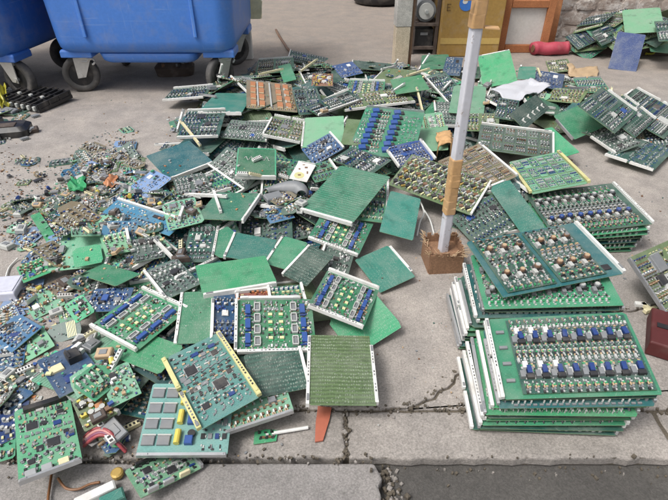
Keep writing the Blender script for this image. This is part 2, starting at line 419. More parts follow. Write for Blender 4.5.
def caster(parent, x, y, yaw, lever=True):
    c = bpy.data.objects.new('caster', None)
    bb = Bag(); cs, sn = math.cos(yaw), math.sin(yaw)
    # swivel plate and fork cheeks
    bb.cyl(x, y, .225, .262, .05, 'caster_metal', 16)
    bb.box(x, y, .205, .228, .11, .075, 'caster_metal', yaw, inset=.006, bottom=True)
    ox = -.035
    for s_ in (-1, 1):
        P0 = [(-.055, .225), (.055, .225), (.03 + ox, .10), (ox - .02, .095)]
        v = []
        for th in (0, .006):
            for px, pz in P0:
                ly = s_ * (.034 + th); v.append((x + cs * px - sn * ly, y + sn * px + cs * ly, pz))
        bb.add(v, [[0, 1, 2, 3], [7, 6, 5, 4], [0, 4, 5, 1], [1, 5, 6, 2], [2, 6, 7, 3], [3, 7, 4, 0]], 'caster_metal')
    f = bb.build('caster_fork', parent)
    wx, wy = x + cs * (ox - .0), y + sn * ox
    t = Bag(); n = 28; ax = Vector((-sn, cs, 0)); e1 = Vector((cs, sn, 0)); e2 = Vector((0, 0, 1)); cc = Vector((wx, wy, .115))
    prof = [(.075, -.022), (.108, -.024), (.115, -.014), (.115, .014), (.108, .024), (.075, .022)]
    vs = []
    for i in range(n):
        an = 2*math.pi*i/n
        for rr, w_ in prof: vs.append(tuple(cc + (e1 * math.cos(an) + e2 * math.sin(an)) * rr + ax * w_))
    k = len(prof)
    t.add(vs, [[i*k+j, ((i+1) % n)*k+j, ((i+1) % n)*k+(j+1) % k, i*k+(j+1) % k] for i in range(n) for j in range(k)], 'tyre_grey')
    t.build('tyre', f, True)
    hb = Bag(); hb.bar(cc - ax * .018, cc + ax * .018, .077, 'black_plastic', 24); hb.bar(cc - ax * .045, cc + ax * .045, .014, 'caster_metal', 12); hb.build('hub', f)
    if lever:
        lv = Bag(); pts = [cc + e1 * .03 + e2 * .085 - ax * .036]
        for i in range(9):
            an = math.pi * (1 - i / 5.5); pts.append(cc + e1 * (.085 + .022 * math.cos(an)) + e2 * (.083 + .02 * math.sin(an)) - ax * .04)
        lv.tube(pts, .007, 'caster_metal', 8); lv.build('brake_pedal', f)
def wheeled_bin(x, y, yaw, label, mat, lev):
    root = empty('wheeled_bin', (x, y, 0), yaw); tag(root, label, 'bin', 'blue wheeled bins')
    W, D = 1.13, .92
    b = Bag(); cy = D / 2
    rings = [rring(W - .16, D - .16, .05, .258, cy=cy), rring(W - .06, D - .06, .09, .272, cy=cy), rring(W - .015, D - .015, .10, .30, cy=cy), rring(W, D, .105, .345, cy=cy)]
    for z in (.5, .7, .9, 1.05): rings.append(rring(W + (z - .345) * .06, D + (z - .345) * .10, .105, z, cy=cy))
    loft(b, rings, mat); b.build('bin_body', root, True)
    b = Bag(); loft(b, [rring(W * .50, D - .14, .05, .200, cy=cy), rring(W * .54, D - .10, .06, .215, cy=cy), rring(W * .56, D - .07, .06, .262, cy=cy)], mat); b.build('bin_belly', root, True)
    for sx in (-1, 1):      # shallow stiffening ribs on the faces
        b = Bag(); b.box(sx * W * .30, -.012, .37, 1.05, .022, .018, mat, inset=.006, bottom=True); bevel(b.build('rib', root), .008, 2)
    for sx in (-1, 1):
        for sy in (0, 1):
            b = Bag(); b.box(sx * (W/2 - .110), .13 if sy == 0 else D - .13, .235, .285, .20, .18, mat, inset=.01, bottom=True); bevel(b.build('caster_pad', root), .012, 3)
    b = Bag(); loft(b, [rring(W + .12, D + .16, .12, 1.05, cy=cy), rring(W + .13, D + .17, .12, 1.11, cy=cy)], mat); b.build('rim', root, True)
    b = Bag(); loft(b, [rring(W + .10, D + .14, .12, 1.112, cy=cy), rring(W + .04, D + .06, .12, 1.20, cy=cy), rring(W * .7, D * .6, .1, 1.26, cy=cy)], mat); b.build('lid', root, True)
    for (sx, sy, yw) in lev:
        caster(root, sx * (W/2 - .110), .13 if sy == 0 else D - .13, yw, sy == 0)
    return root
wheeled_bin(-1.19, 3.33, 0, 'large bright blue wheeled bin standing behind the pile', 'bin_blue', [(-1, 0, .25), (1, 0, 1.0), (-1, 1, 2.2), (1, 1, .6)])
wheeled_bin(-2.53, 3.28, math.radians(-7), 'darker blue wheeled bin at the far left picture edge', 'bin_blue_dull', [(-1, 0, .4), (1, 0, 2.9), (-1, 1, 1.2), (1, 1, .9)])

# ------------------------------------------------------------------ post, pole and the goods at the back
concrete('old_white_paint', (.52, .50, .46), .6, .003, (.62, .60, .56))
concrete('rust_cream', (.58, .47, .33), .5, .003, (.66, .60, .48))
p = at(400, 69)
po = empty('wooden_post', (p.x, p.y, 0)); tag(po, 'weathered white post with cream base at the top centre', 'post')
b = Bag(); b.box(0, .05, 0, .30, .105, .10, 'rust_cream', .1, inset=.004, bottom=True); bevel(b.build('post_base', po), .006)
b = Bag(); b.box(0, .05, .30, 2.4, .112, .105, 'old_white_paint', .1, inset=.004, bottom=True); bevel(b.build('post_shaft', po), .006)
b = Bag(); b.box(.066, .07, 0, 2.4, .020, .09, 'brown_part', .1, bottom=True); b.build('edge_batten', po)

simple('pole_paint', (.60, .60, .65), .45, dust=.45, var=.08, chip=(.26, .20, .16))
simple('masking_tape', (.55, .33, .15), .6, dust=.2, var=.18)
concrete('cardboard', (.27, .15, .085), .35, .002, (.33, .19, .11))
p = at(443, 271)
pl = empty('white_pole', (p.x, p.y + .045, 0)); tag(pl, 'white square pole with brown tape standing in a cardboard block', 'pole')
b = Bag(); b.box(0, 0, .02, 2.3, .031, .031, 'pole_paint', .22, bottom=True); bevel(b.build('shaft', pl), .006, 3)
def tape(z0, z1, seed):
    bb = Bag(); r = random.Random(seed); z = z0
    while z < z1:
        hh = r.uniform(.02, .035); t = r.uniform(0, .0025)
        bb.box(r.uniform(-.001, .001), 0, z, z + hh + .004, .0345 + t, .0345 + t, 'masking_tape', .22 + r.uniform(-.09, .09)); z += hh
    bevel(bb.build('tape_wrap', pl), .005, 2)
tape(.215, .385, 1); tape(.80, .93, 2)
b = Bag(); r = random.Random(3)
b.prism([(.02, -.02), (.055, -.035), (.06, .0), (.022, .015)], .80, .803, 'masking_tape'); b.build('tape_end', pl)
b = Bag(); b.prism([(-.02, -.02), (-.05, -.035), (-.045, .0)], .87, .873, 'masking_tape'); b.build('tape_end', pl)
# square collar of corrugated board with an open, frayed top
b = Bag(); hw, t = .058, .006
for (cx, cy, w, d) in ((0, -hw, 2*hw, t), (0, hw, 2*hw, t), (-hw, 0, t, 2*hw - t), (hw, 0, t, 2*hw - t)):
    n = 9
    for k in range(n):
        if w > d: b.box(cx - w/2 + (k + .5) * w/n, cy, 0, .085 + r.uniform(-.012, .012), w/n + .0004, d, 'cardboard', bottom=True)
        else: b.box(cx, cy - d/2 + (k + .5) * d/n, 0, .085 + r.uniform(-.012, .012), w, d/n + .0004, 'cardboard', bottom=True)
b.box(0, 0, .0, .06, 2*hw - t, 2*hw - t, 'cardboard'); 
cb = b.build('cardboard_base', pl); cb.rotation_euler = (0, 0, .08)
b = Bag()
for k in range(150):
    an = r.uniform(0, 6.28); q = hw * 1.02
    x = max(-q, min(q, 1.5 * q * math.cos(an))); y = max(-q, min(q, 1.5 * q * math.sin(an)))
    a = Vector((x, y, r.uniform(.07, .09))); b.bar(a, a + Vector((r.gauss(0, .010) + x * .15, r.gauss(0, .010) + y * .15, r.uniform(.002, .018))), .0008, 'tan_part', 3)
tag(b.build('frayed_fibres', pl), kind='stuff')

simple('carton_ochre', (.37, .225, .06), .8, dust=.35, var=.16)
simple('carton_tape', (.55, .38, .12), .4, dust=.1)
simple('logo_blue', (.05, .20, .62), .5, dust=.1)
simple('print_brown', (.16, .09, .03), .7, dust=.1)
p0 = at(438, 57); p1 = at(497, 57)
ca = empty('carton', ((p0.x + p1.x) / 2, p0.y, 0)); tag(ca, 'ochre cardboard carton with a round blue logo at the back', 'carton')
W = p1.x - p0.x
b = Bag(); b.box(0, .22, .002, .52, W, .44, 'carton_ochre', bottom=True); bevel(b.build('carton_box', ca), .006)
b = Bag(); b.box(0, -.002, .10, .145, W - .01, .003, 'carton_tape', bottom=True); b.build('tape_band', ca)
b = Bag(); b.box(0, .2, .5215, .524, W + .01, .05, 'carton_tape', bottom=True); b.build('tape_top', ca)
b = Bag(); lx = -W/2 + W * .36
v0 = [(lx + .055 * math.cos(2*math.pi*i/24), -.004, .40 + .055 * math.sin(2*math.pi*i/24)) for i in range(24)]
b.add(v0, [list(range(24))], 'logo_blue')
v0 = [(lx - .012 + .02 * math.cos(2*math.pi*i/16), -.0055, .412 + .017 * math.sin(2*math.pi*i/16)) for i in range(16)]
b.add(v0, [list(range(16))], 'white_plastic'); b.build('logo', ca)
b = Bag()
for (x, z, w, d) in ((0, .036, .006, .05), (.012, .058, .03, .007), (.010, .036, .024, .007), (.012, .014, .03, .007)):
    b.add([(-W/2 + .03 + x - w/2, -.0045, .335 + z - d/2), (-W/2 + .03 + x + w/2, -.0045, .335 + z - d/2), (-W/2 + .03 + x + w/2, -.0045, .335 + z + d/2), (-W/2 + .03 + x - w/2, -.0045, .335 + z + d/2)], [[0, 1, 2, 3]], 'print_brown')
b.build('printed_letter', ca)

# dark rack with a scrap motor between post and carton
simple('rust_dark', (.075, .055, .045), .75, dust=.3)
p = at(424, 58)
rk = empty('metal_rack', (p.x + .005, p.y + .12, 0)); tag(rk, 'dark rusty rack standing between the post and the carton', 'rack')
for sx in (-1, 1):
    for sy in (0, 1):
        b = Bag(); b.box(sx * .095, sy * .3, 0, 1.1, .025, .025, 'rust_dark', bottom=True); b.build('upright', rk)
for z in (.04, .22, .62):
    b = Bag(); b.box(0, .15, z, z + .02, .215, .33, 'rust_dark', bottom=True); b.build('shelf', rk)
mo = empty('scrap_motor', (p.x + .005, p.y + .25, .24)); tag(mo, 'round grey scrap motor sitting on the dark rack', 'motor')
b = Bag(); b.bar((0, -.10, .085), (0, .09, .085), .082, 'grey_part', 20); b.build('housing', mo)
b = Bag(); b.bar((0, -.125, .085), (0, -.1, .085), .06, 'light_part', 18); b.bar((0, -.16, .085), (0, -.12, .085), .014, 'solder_metal', 10); b.build('end_bell', mo)
b = Bag(); b.box(0, 0, 0, .02, .14, .12, 'rust_dark', bottom=True); b.build('foot', mo)
cr = empty('parts_crate', (p.x + .005, p.y + .26, .06)); tag(cr, 'dark parts crate on the lowest shelf of the rack', 'crate')
b = Bag(); b.box(0, 0, 0, .13, .15, .24, 'black_plastic', bottom=True); b.build('crate_body', cr); b = Bag(); b.box(0, -.122, .085, .105, .06, .006, 'grey_part', bottom=True); b.build('handle', cr)

# wooden frame with milky pane, leaning plank, red roll
concrete('wood_orange', (.40, .145, .055), .4, .002, (.46, .20, .085))
simple('milky_glass', (.58, .56, .53), .35, dust=.35)
p0 = at(497, 53); p1 = at(546, 53); W = p1.x - p0.x
fr = empty('wooden_cabinet', ((p0.x + p1.x) / 2, p0.y, 0)); tag(fr, 'orange-brown wooden frame holding a milky pane beside the carton', 'frame')
Hh = .62
for (cx, z0, z1, w) in ((-W/2 + .028, 0, Hh, .056), (W/2 - .03, 0, Hh, .06), (0, .0, .062, W - .118), (0, .345, .40, W - .118)):
    b = Bag(); b.box(cx, .03, z0, z1, w, .06, 'wood_orange', bottom=True); bevel(b.build('frame_bar', fr), .005)
b = Bag(); b.box(0, .035, .063, .344, W - .12, .012, 'milky_glass', bottom=True); b.build('pane', fr)
b = Bag(); b.box(0, .035, .402, Hh, W - .12, .012, 'milky_glass', bottom=True); b.build('pane', fr)
b = Bag(); b.box(0, .2, .02, Hh - .02, W - .02, .25, 'brown_part', bottom=True); b.build('cabinet_back', fr)
pk = Bag(); pk.box(0, 0, 0, 1.0, .07, .03, 'wood_orange', bottom=True); pk = bevel(pk.build('wooden_plank'), .004)
p = at(558, 46); pk.location = (p.x - .03, p.y + .12, .001); pk.rotation_euler = (math.radians(-12), math.radians(5), .1)
tag(pk, 'orange-brown plank leaning upright beside the wooden frame', 'plank')
simple('red_plastic', (.42, .055, .085), .6, dust=.3)
p = at(552, 57); rl = empty('red_roll', (p.x, p.y + .06, 0), .06); tag(rl, 'pinkish red plastic roll lying in front of the frame', 'roll')
b = Bag(); b.tube([(-.15 + .02*i, .012 * math.sin(i * .6), .052 + .004 * math.sin(i * .9)) for i in range(16)], .05, 'red_plastic', 14); b.build('roll_body', rl, True)
b = Bag(); b.bar((-.158, 0, .053), (-.149, 0, .053), .03, 'brown_part', 12); b.build('core', rl); b = Bag(); b.bar((.149, .002, .053), (.158, .002, .053), .03, 'brown_part', 12); b.build('core', rl)

# pale ragged board standing behind the bin, torn foam strip
simple('pale_board', (.66, .64, .60), .6, dust=.35)
p = at(252, 56); b = Bag(); b.box(0, 0, 0, 1.3, .12, .05, 'pale_board', bottom=True); o = bevel(b.build('pale_board'), .008); o.location = (p.x - .035, p.y - .1, 0)
tag(o, 'pale upright board standing just right of the large blue bin', 'board')
b = Bag(); r = random.Random(6); prev = None; vs = []; fs = []
for i in range(26):
    z = .30 + i * .04; w = .035 + .02 * r.random(); x = .02 * math.sin(i * .7) * r.random()
    for dx, dy in ((-w, -.012), (w, -.012 + .01 * r.random()), (w, .012), (-w, .012)): vs.append((x + dx * r.uniform(.8, 1.1), dy, z))
for i in range(25):
    for j in range(4): fs.append([i*4+j, i*4+(j+1) % 4, (i+1)*4+(j+1) % 4, (i+1)*4+j])
fs += [[3, 2, 1, 0], [100, 101, 102, 103]]
b.add(vs, fs, 'cream_plastic'); o = b.build('torn_foam_strip'); o.location = (p.x + .062, p.y - .09, 0)
tag(o, 'ragged cream foam strip hanging beside the pale upright board', 'foam strip')

# black tyre lying far back, cable stub
b = Bag(); n, k = 40, 12; vs = []; fs = []
for i in range(n):
    a_ = 2*math.pi*i/n
    for j in range(k):
        q = 2*math.pi*j/k; rr = .24 + .085 * math.copysign(abs(math.cos(q)) ** .7, math.cos(q)); vs.append((rr * math.cos(a_), rr * math.sin(a_), .095 + .09 * math.copysign(abs(math.sin(q)) ** .7, math.sin(q)) + (.004 if (i % 2 and abs(math.sin(q)) < .6) else 0)))
fs = [[i*k+j, ((i+1) % n)*k+j, ((i+1) % n)*k+(j+1) % k, i*k+(j+1) % k] for i in range(n) for j in range(k)]
b.add(vs, fs, 'black_plastic'); o = b.build('tyre', None, True); p = at(379, 3); o.location = (p.x, p.y, 0); tag(o, 'black tyre lying flat on the ground at the top centre', 'tyre')
b = Bag(); pts = [at(276, 30, .01), at(279, 36, .05), at(283, 42, .03), at(287, 48, .02), at(292, 54, .03)]; b.tube([tuple(q) for q in pts], .011, 'brown_part', 7)
tag(b.build('cable_stub', None, True), 'short dark brown cable curling up at the back of the pile', 'cable')

# ------------------------------------------------------------------ circuit boards
SOLDER = {'S', 'D', 'Sq', 'Hk'}
BARM = {'w': 'white_plastic', 'y': 'yellow_plastic', 's': 'aluminium', 'c': 'cream_plastic'}
PALETTES = {
 'mixed': ['chip_black', 'grey_part', 'grey_part', 'light_part', 'solder_metal', 'pale_yellow', 'brown_part', 'white_plastic', 'dark_blue', 'tan_part', 'chip_black'],
 'grey':  ['grey_part', 'light_part', 'chip_black', 'grey_part', 'solder_metal', 'light_part', 'white_plastic'],
 'dark':  ['chip_black', 'chip_black', 'grey_part', 'grey_part', 'solder_metal', 'dark_blue', 'white_plastic'],
 'blue':  ['blue_relay', 'dark_blue', 'grey_part', 'light_part', 'white_plastic', 'chip_black', 'solder_metal'],
 'warm':  ['copper_part', 'tan_part', 'brown_part', 'gold_coil', 'light_part', 'pale_yellow', 'chip_black'],
 'power': ['yellow_part', 'yellow_part', 'blue_relay', 'brown_part', 'copper_part', 'solder_metal', 'chip_black', 'tan_part', 'white_plastic']}

def channels(bag, r, x0, x1, y0, y1, z, pal, cell=.018, hmax=.009, fill=.85, dens=1.0):
    """rows of repeated channel circuitry: the same small motif stepped along the board"""
    W, D = x1 - x0, y1 - y0
    if W <= .004 or D <= .004: return
    nx = max(1, round(W / (cell * r.uniform(.8, 1.3)))); cw = W / nx
    along = r.random() < .6
    motif = []
    for k in range(max(3, int(D / .0068 * 1.8 * dens))):
        motif.append((r.uniform(.15, .85), r.uniform(0.02, .98), r.uniform(.002, .006), r.uniform(.003, .009), r.choice(pal), r.uniform(.12, 1), r.random()))
    for i in range(nx):
        for (fx, fy, w, d, m, h, q) in motif:
            if r.random() > fill: continue
            x = x0 + (i + fx) * cw; y = y0 + fy * D
            if not along: w, d = d, w
            w = min(w, cw * .8)
            x = min(max(x, x0 + w / 2), x1 - w / 2); y = min(max(y, y0 + d / 2), y1 - d / 2)
            if q < .16: bag.cyl(x, y, z, z + hmax * (.5 + .5 * h), min(w, d) * .6, m, 6)
            else: bag.box(x, y, z, z + .0015 + hmax * .75 * h * (1 if q > .5 else .4), w, d, m)

def part(root, name, fn, kind=None, smooth=False):
    bb = Bag(); fn(bb)
    if not bb.f: return None
    o = bb.build(name, root, smooth)
    if kind: o['kind'] = kind
    return o

def strips(root, bars, w, d, t, typ, r):
    z0, z1 = (.001, t + .0035) if typ in SOLDER else (-.0, .0125)
    for i in range(0, len(bars), 2):
        e, mat = int(bars[i]), BARM[bars[i+1]]
        L = w if e in (0, 2) else d
        wd = .0085 if bars[i+1] == 'w' else (.012 if bars[i+1] == 'y' else .007)
        segs = [(-.49, .49)] if r.random() < .6 else [(-.49, -.02), (.03, .49)] if r.random() < .5 else [(-.46, .35)]
        bb = Bag()
        for a, c in segs:
            mid, ln = (a + c) / 2 * L, (c - a) * L
            o = (wd / 2 - .002)
            if e == 0: bb.box(mid, d/2 + o, z0, z1, ln, wd, mat, inset=.002, bottom=True)
            if e == 2: bb.box(mid, -d/2 - o, z0, z1, ln, wd, mat, inset=.002, bottom=True)
            if e == 1: bb.box(w/2 + o, mid, z0, z1, wd, ln, mat, inset=.002, bottom=True)
            if e == 3: bb.box(-w/2 - o, mid, z0, z1, wd, ln, mat, inset=.002, bottom=True)
            # contact slots along the strip
            ns = int(ln / .011) if r.random() < .3 else 0
            for k in range(ns):
                if r.random() < .2: continue
                q = mid + (-.46 + .92 * (k + .5) / max(ns, 1)) * ln; sm_ = 'grey_part' if r.random() < .7 else 'chip_black'
                if e in (0, 2): bb.box(q, (d/2 + o) * (1 if e == 0 else -1), z1 - .0003, z1 + .0006, .0055, wd * .34, sm_)
                else: bb.box((w/2 + o) * (1 if e == 1 else -1), q, z1 - .0003, z1 + .0006, wd * .34, .0055, sm_)
            # latch notches on the face strip
            for f in (-.42, .42):
                q = mid + f * ln
                if e in (0, 2): bb.box(q, (d/2 + o) * (1 if e == 0 else -1), z1, z1 + .002, min(.02, ln * .1), wd * .6, 'grey_part' if r.random() < .3 else mat)
                else: bb.box((w/2 + o) * (1 if e == 1 else -1), q, z1, z1 + .002, wd * .6, min(.02, ln * .1), 'grey_part' if r.random() < .3 else mat)
        bb.build('rail' if bars[i+1] == 'y' else 'edge_strip', root)

def coil(root, x, y, z, s, mat, cap, name='coil', rz=0):
    q = random.Random(int(x * 9e4) + int(y * 7e4)); x += q.gauss(0, .0009); y += q.gauss(0, .0009); s *= q.uniform(.88, 1.06); rz += q.gauss(0, .12)
    if q.random() < .12: cap = q.choice(['tan_part', 'light_part', 'chip_black', 'grey_part'])
    if q.random() < .06: return None
    def f(b):
        b.box(x, y, z, z + s * .55, s, s * .8, 'chip_black', rz)
        b.cyl(x, y, z + s * .55, z + s * .95, s * .42, mat, 8, top=cap, inset=s * .08)
    return part(root, name, f)

def make_board(typ, tint, bars, w, d, n, seed, simple_parts=False):
    """an Empty parenting pcb, edge strips and components; local z=0 is the underside of the whole card"""
    r = random.Random(seed)
    root = empty('circuit_board')
    t = .014 if typ in SOLDER else .002
    pm = ('lined_' if typ in ('D', 'Hk') else 'solder_' if typ in SOLDER else 'pcb_') + tint
    c = .004 + .004 * r.random() + (.022 * r.random() if r.random() < .18 else 0)
    def outline(b):
        pts = [(-w/2 + c * r.random(), -d/2), (w/2 - c * r.random(), -d/2), (w/2, -d/2 + c), (w/2, d/2 - c * r.random()), (w/2 - c, d/2), (-w/2 + c, d/2), (-w/2, d/2 - c), (-w/2, -d/2 + c * r.random())]
        b.prism(pts, t - .0018, t, 'pcb_edge', top=pm)
    part(root, 'pcb', outline)
    strips(root, bars, w, d, t, typ, r)
    z = t; stuff = Bag()
    pal = PALETTES['mixed']
    if typ in SOLDER:
        for k in range(int(w * d * 700)):
            h = r.uniform(.003, .011); stuff.box(r.uniform(-.42, .42) * w, r.uniform(-.42, .42) * d, t - .002 - h, t - .002, r.uniform(.006, .02), r.uniform(.006, .02), r.choice(PALETTES['dark']), bottom=True)
        if typ == 'Sq':
            def f(b):
                m_ = 26
                pts = [(-.3 * w + .62 * w * i / m_, .10 * d + .07 * d * math.sin(i * 1.15), t + .0008) for i in range(m_ + 1)]
                b.tube(pts, .0016, 'light_part', 4)
            part(root, 'squiggle_wire', f)
            def f(b):
                for (cx, cy, ww, dd) in ((0, d*.475, w*.94, .004), (w*.475, 0, .004, d*.90), (-w*.475, 0, .004, d*.90)): b.box(cx, cy, t, t + .0008, ww, dd, 'pcb_mint')
            part(root, 'pale_rim', f)
        if typ == 'Hk':
            for i in range(5):
                x = (-.36 + .18 * i) * w
                def f(b): b.box(x, -.18 * d, t, t + .004, .006, .22 * d, 'white_plastic', .3); b.box(x + .012, -.09 * d, t, t + .004, .022, .006, 'white_plastic', .3)
                part(root, 'hook', f)
    elif typ in ('R', 'K'):
        key = {'dark': 'dark', 'grey': 'grey', 'blue': 'blue', 'red': 'warm', 'olive': 'mixed'}.get(tint, 'mixed')
        if typ == 'K': key = 'dark'
        pal = PALETTES[key]; r2 = r.random()
        if r2 < .5:
            nb = r.choice([2, 3]); 
            for k in range(nb): channels(stuff, r, -.46*w, .46*w, (-.47 + .94*k/nb)*d, (-.47 + .94*(k+1)/nb - .05)*d, z, pal)
        else:
            nb = r.choice([2, 3])
            for k in range(nb): channels(stuff, r, (-.47 + .94*k/nb)*w, (-.47 + .94*(k+1)/nb - .05)*w, -.46*d, .46*d, z, pal)
        for k in range(r.choice([1, 2, 3])):
            x, y = r.uniform(-.3, .3)*w, r.uniform(-.3, .3)*d; s_ = r.uniform(.10, .17) * min(w, d) + .006; m_ = r.choice(['chip_black', 'chip_black', 'grey_part', 'blue_relay' if key == 'blue' or r.random() < .3 else 'light_part', 'white_plastic'])
            hh = r.uniform(.004, .012)
            q_ = r.uniform(.6, 1.3); part(root, 'chip', lambda b: (b.box(x, y, z, z + .0015, s_ * 1.2, s_ * q_ * .9, 'solder_metal'), b.box(x, y, z + .0015, z + hh, s_, s_ * q_, m_, inset=.001)))
    elif typ == 'B':
        channels(stuff, r, -.47*w, .47*w, -.47*d, .47*d, z, ['grey_part', 'light_part', 'chip_black', 'green_part', 'grey_part', 'solder_metal', 'brown_part'], hmax=.0035, fill=.6)
        cols = [(-.36, -.24), (.36, .24)] if n == 2 else [(-.30, -.16), (.30, .18)]
        for (xr, xw) in cols:
            channels(stuff, r, (xr - .10) * w, (xr + .10) * w, -.46*d, .46*d, z, PALETTES['mixed'], fill=.5, hmax=.005)
            for i in range(3):
                y = (.28 - .28 * i) * d
                part(root, 'relay', lambda b: b.box(xr*w, y, z, z + .010, .068*w, .18*d, 'blue_relay', inset=.0012))
                part(root, 'relay_foot', lambda b: b.box(xr*w, y - .125*d, z, z + .006, .07*w, .03*d, 'dark_blue'))
            for i in range(4):
                y = (.33 - .22 * i) * d; x = xw * w
                def f(b):
                    for (ox, oy, ww, dd) in ((0, .075, .085, .02), (0, -.075, .085, .02), (-.035, 0, .016, .13), (.035, 0, .016, .13)): b.box(x + ox*w, y + oy*d, z, z + .008, ww*w*.85, dd*d, 'light_part')
                    b.box(x, y, z, z + .005, .05*w, .10*d, 'grey_part')
                part(root, 'socket', f)
        for xc in (-.07, .07):
            for i in range(4):
                y = (.18 - .15 * i) * d
                def f(b): b.box(xc*w, y, z, z + .006, .055*w, .05*d, 'pale_yellow', inset=.0008); b.box(xc*w, y - .045*d, z, z + .003, .05*w, .03*d, 'green_part')
                part(root, 'trimmer', f)
        channels(stuff, r, -.13*w, .13*w, .27*d, .46*d, z, PALETTES['grey'], fill=.5, hmax=.004)
        channels(stuff, r, -.13*w, .13*w, -.46*d, -.38*d, z, PALETTES['grey'], fill=.5, hmax=.004)
    elif typ == 'BT':
        for xc in (-.30, .06):
            for i in range(8):
                y = (.42 - .115 * i) * d
                part(root, 'coil', lambda b: (b.box(xc*w, y, z, z + .013, .11*w, .075*d, 'blue_relay', .3, inset=.002), b.box(xc*w + .085*w, y, z, z + .008, .05*w, .06*d, 'chip_black', .3)))
        channels(stuff, r, -.19*w, -.05*w, -.46*d, .46*d, z, PALETTES['grey'] + ['tan_part'], hmax=.01)
        channels(stuff, r, .20*w, .46*w, -.40*d, .40*d, z, ['green_part', 'grey_part', 'light_part'], fill=.5, hmax=.004)
        channels(stuff, r, -.47*w, -.38*w, -.46*d, .46*d, z, PALETTES['grey'], fill=.5, hmax=.005)
    elif typ == 'T':
        rows = {1: 2, 2: 2, 3: 2, 4: 2}.get(n, 0)
        zz = z
        if n == 5:      # cards inside a stack: only their rims can be seen
            channels(stuff, r, -.42*w, .42*w, -.48*d, -.36*d, z, PALETTES['grey'], hmax=.012)
            channels(stuff, r, -.42*w, .42*w, .34*d, .47*d, z, PALETTES['dark'], hmax=.012)
            channels(stuff, r, .36*w, .47*w, -.46*d, .46*d, z, PALETTES['dark'], hmax=.012); channels(stuff, r, -.47*w, -.38*w, -.46*d, .46*d, z, PALETTES['grey'], hmax=.012)
            part(root, 'spacer', lambda b: [b.box(sx*.3*w, sy*.2*d, z, z + .0125, .012, .012, 'solder_metal') for sx in (-1, 0, 1) for sy in (-1, 0, 1)])
        else:
            spans = [(-.44, -.06), (.0, .36)] if n == 2 else [(-.36, .46)] if n == 3 else [(-.47, .43)]
            cols = 3 if n == 2 else 9 if n == 1 else 8
            for (a, e) in spans:
                if n in (2, 3):
                    part(root, 'daughter_board', lambda b: b.prism([(a*w - .004, -.46*d), (e*w + .004, -.46*d), (e*w + .004, .45*d), (a*w - .004, .45*d)], z + .004, z + .0055, 'pcb_edge', top='pcb_dark')); zz = z + .0055  # dark top colour stands in for the shadows between the parts
                pg = ['grey_part', 'light_part', 'grey_part', 'chip_black', 'solder_metal', 'light_part', 'tan_part', 'chip_black', 'grey_part', 'green_part']
                for (ya, yb, hm) in ((.29, .45, .007), (-.12, .09, .007), (-.46, -.32, .007), (.08, .30, .004), (-.34, -.11, .004)):
                    channels(stuff, r, a*w, e*w, ya*d, yb*d, zz, pg, cell=(e - a)*w / cols / 2.0, hmax=hm, fill=.97, dens=1.7)
                for k, yr in enumerate((.22, -.20)):
                    for i in range(cols):
                        x = (a + (e - a) * (i + .5) / cols) * w; s_ = min(.022, (e - a) * w / cols * .62)
                        if n == 3 and i < 3:
                            part(root, 'white_block', lambda b: b.box(x - .003, (yr + .045) * d, zz, zz + .015, s_ * .55, s_ * .8, 'white_plastic', inset=.001))
                        m_ = {1: ('grey_part', 'dark_blue')[k], 2: 'brown_part', 3: 'dark_blue', 4: 'grey_part'}[n]
                        cp = {1: ('light_part', 'blue_relay')[k], 2: 'tan_part', 3: ('grey_part', 'light_part')[i % 2], 4: 'light_part'}[n]
                        if n == 3:
                            part(root, 'coil', lambda b: (b.box(x + .004, (yr - .01) * d, zz, zz + .016, s_ * .50, s_ * .95, 'dark_blue', r.gauss(0, .06), inset=.0012), b.box(x + .004, (yr - .075) * d, zz, zz + .011, s_ * .8, s_ * .55, 'chip_black', inset=.001), b.box(x - .008, (yr - .03) * d, zz, zz + .010, s_ * .35, s_ * .7, 'light_part' if i % 2 else 'grey_part')))
                        else: coil(root, x + (.005 if n == 3 and i < 3 else 0), (yr - (.03 if n == 3 and i < 3 else 0)) * d, zz, s_, m_, cp, rz=.0)
                        part(root, 'coil_base', lambda b: b.box(x - s_*.6, (yr - .055)*d, zz, zz + s_*.55, s_*.5, s_*.8, 'light_part' if n in (1, 2) else 'grey_part'))
            if n == 3: [part(root, 'jumper', lambda b: b.box((-.43) * w, y * d, z, z + .006, .02, .008, 'grey_part')) for y in (-.3, -.1, .1, .3)]
            if n == 2: part(root, 'chip', lambda b: b.box(.40*w, -.36*d, z, z + .004, .03, .02, 'chip_black'))
    elif typ == 'G':
        for j in range(5):
            y = (.40 - .195 * j) * d
            for i in range(12):
                x = (-.44 + .08 * i) * w + r.gauss(0, .0015); yy = y + r.gauss(0, .0015); rz = .5 + r.gauss(0, .15)
                if r.random() < .05: continue
                gm = r.choice(['gold_coil', 'pale_yellow', 'pale_yellow', 'light_part', 'light_part'])
                part(root, 'coil', lambda b: (b.box(x, yy, z, z + r.uniform(.007, .012), .017, .015, r.choice(['chip_black', 'chip_black', 'brown_part', 'grey_part']), rz, inset=.001), b.box(x + .011, yy - .009, z, z + r.uniform(.006, .012), .006, .018, gm, -rz, inset=.001)))
        channels(stuff, r, -.48*w, .48*w, -.48*d, .48*d, z, ['pale_yellow', 'brown_part', 'grey_part', 'chip_black', 'chip_black', 'grey_part', 'light_part'], hmax=.006, dens=1.3)
    elif typ == 'M':
        cx, cy = 6, 3
        pg = {'brown': ['brown_part', 'grey_part', 'grey_part', 'light_part', 'tan_part', 'chip_black'], 'grey': ['grey_part', 'light_part', 'grey_part', 'brown_part', 'chip_black'], 'pale': ['light_part', 'grey_part', 'pcb_pale', 'dark_blue']}[tint]
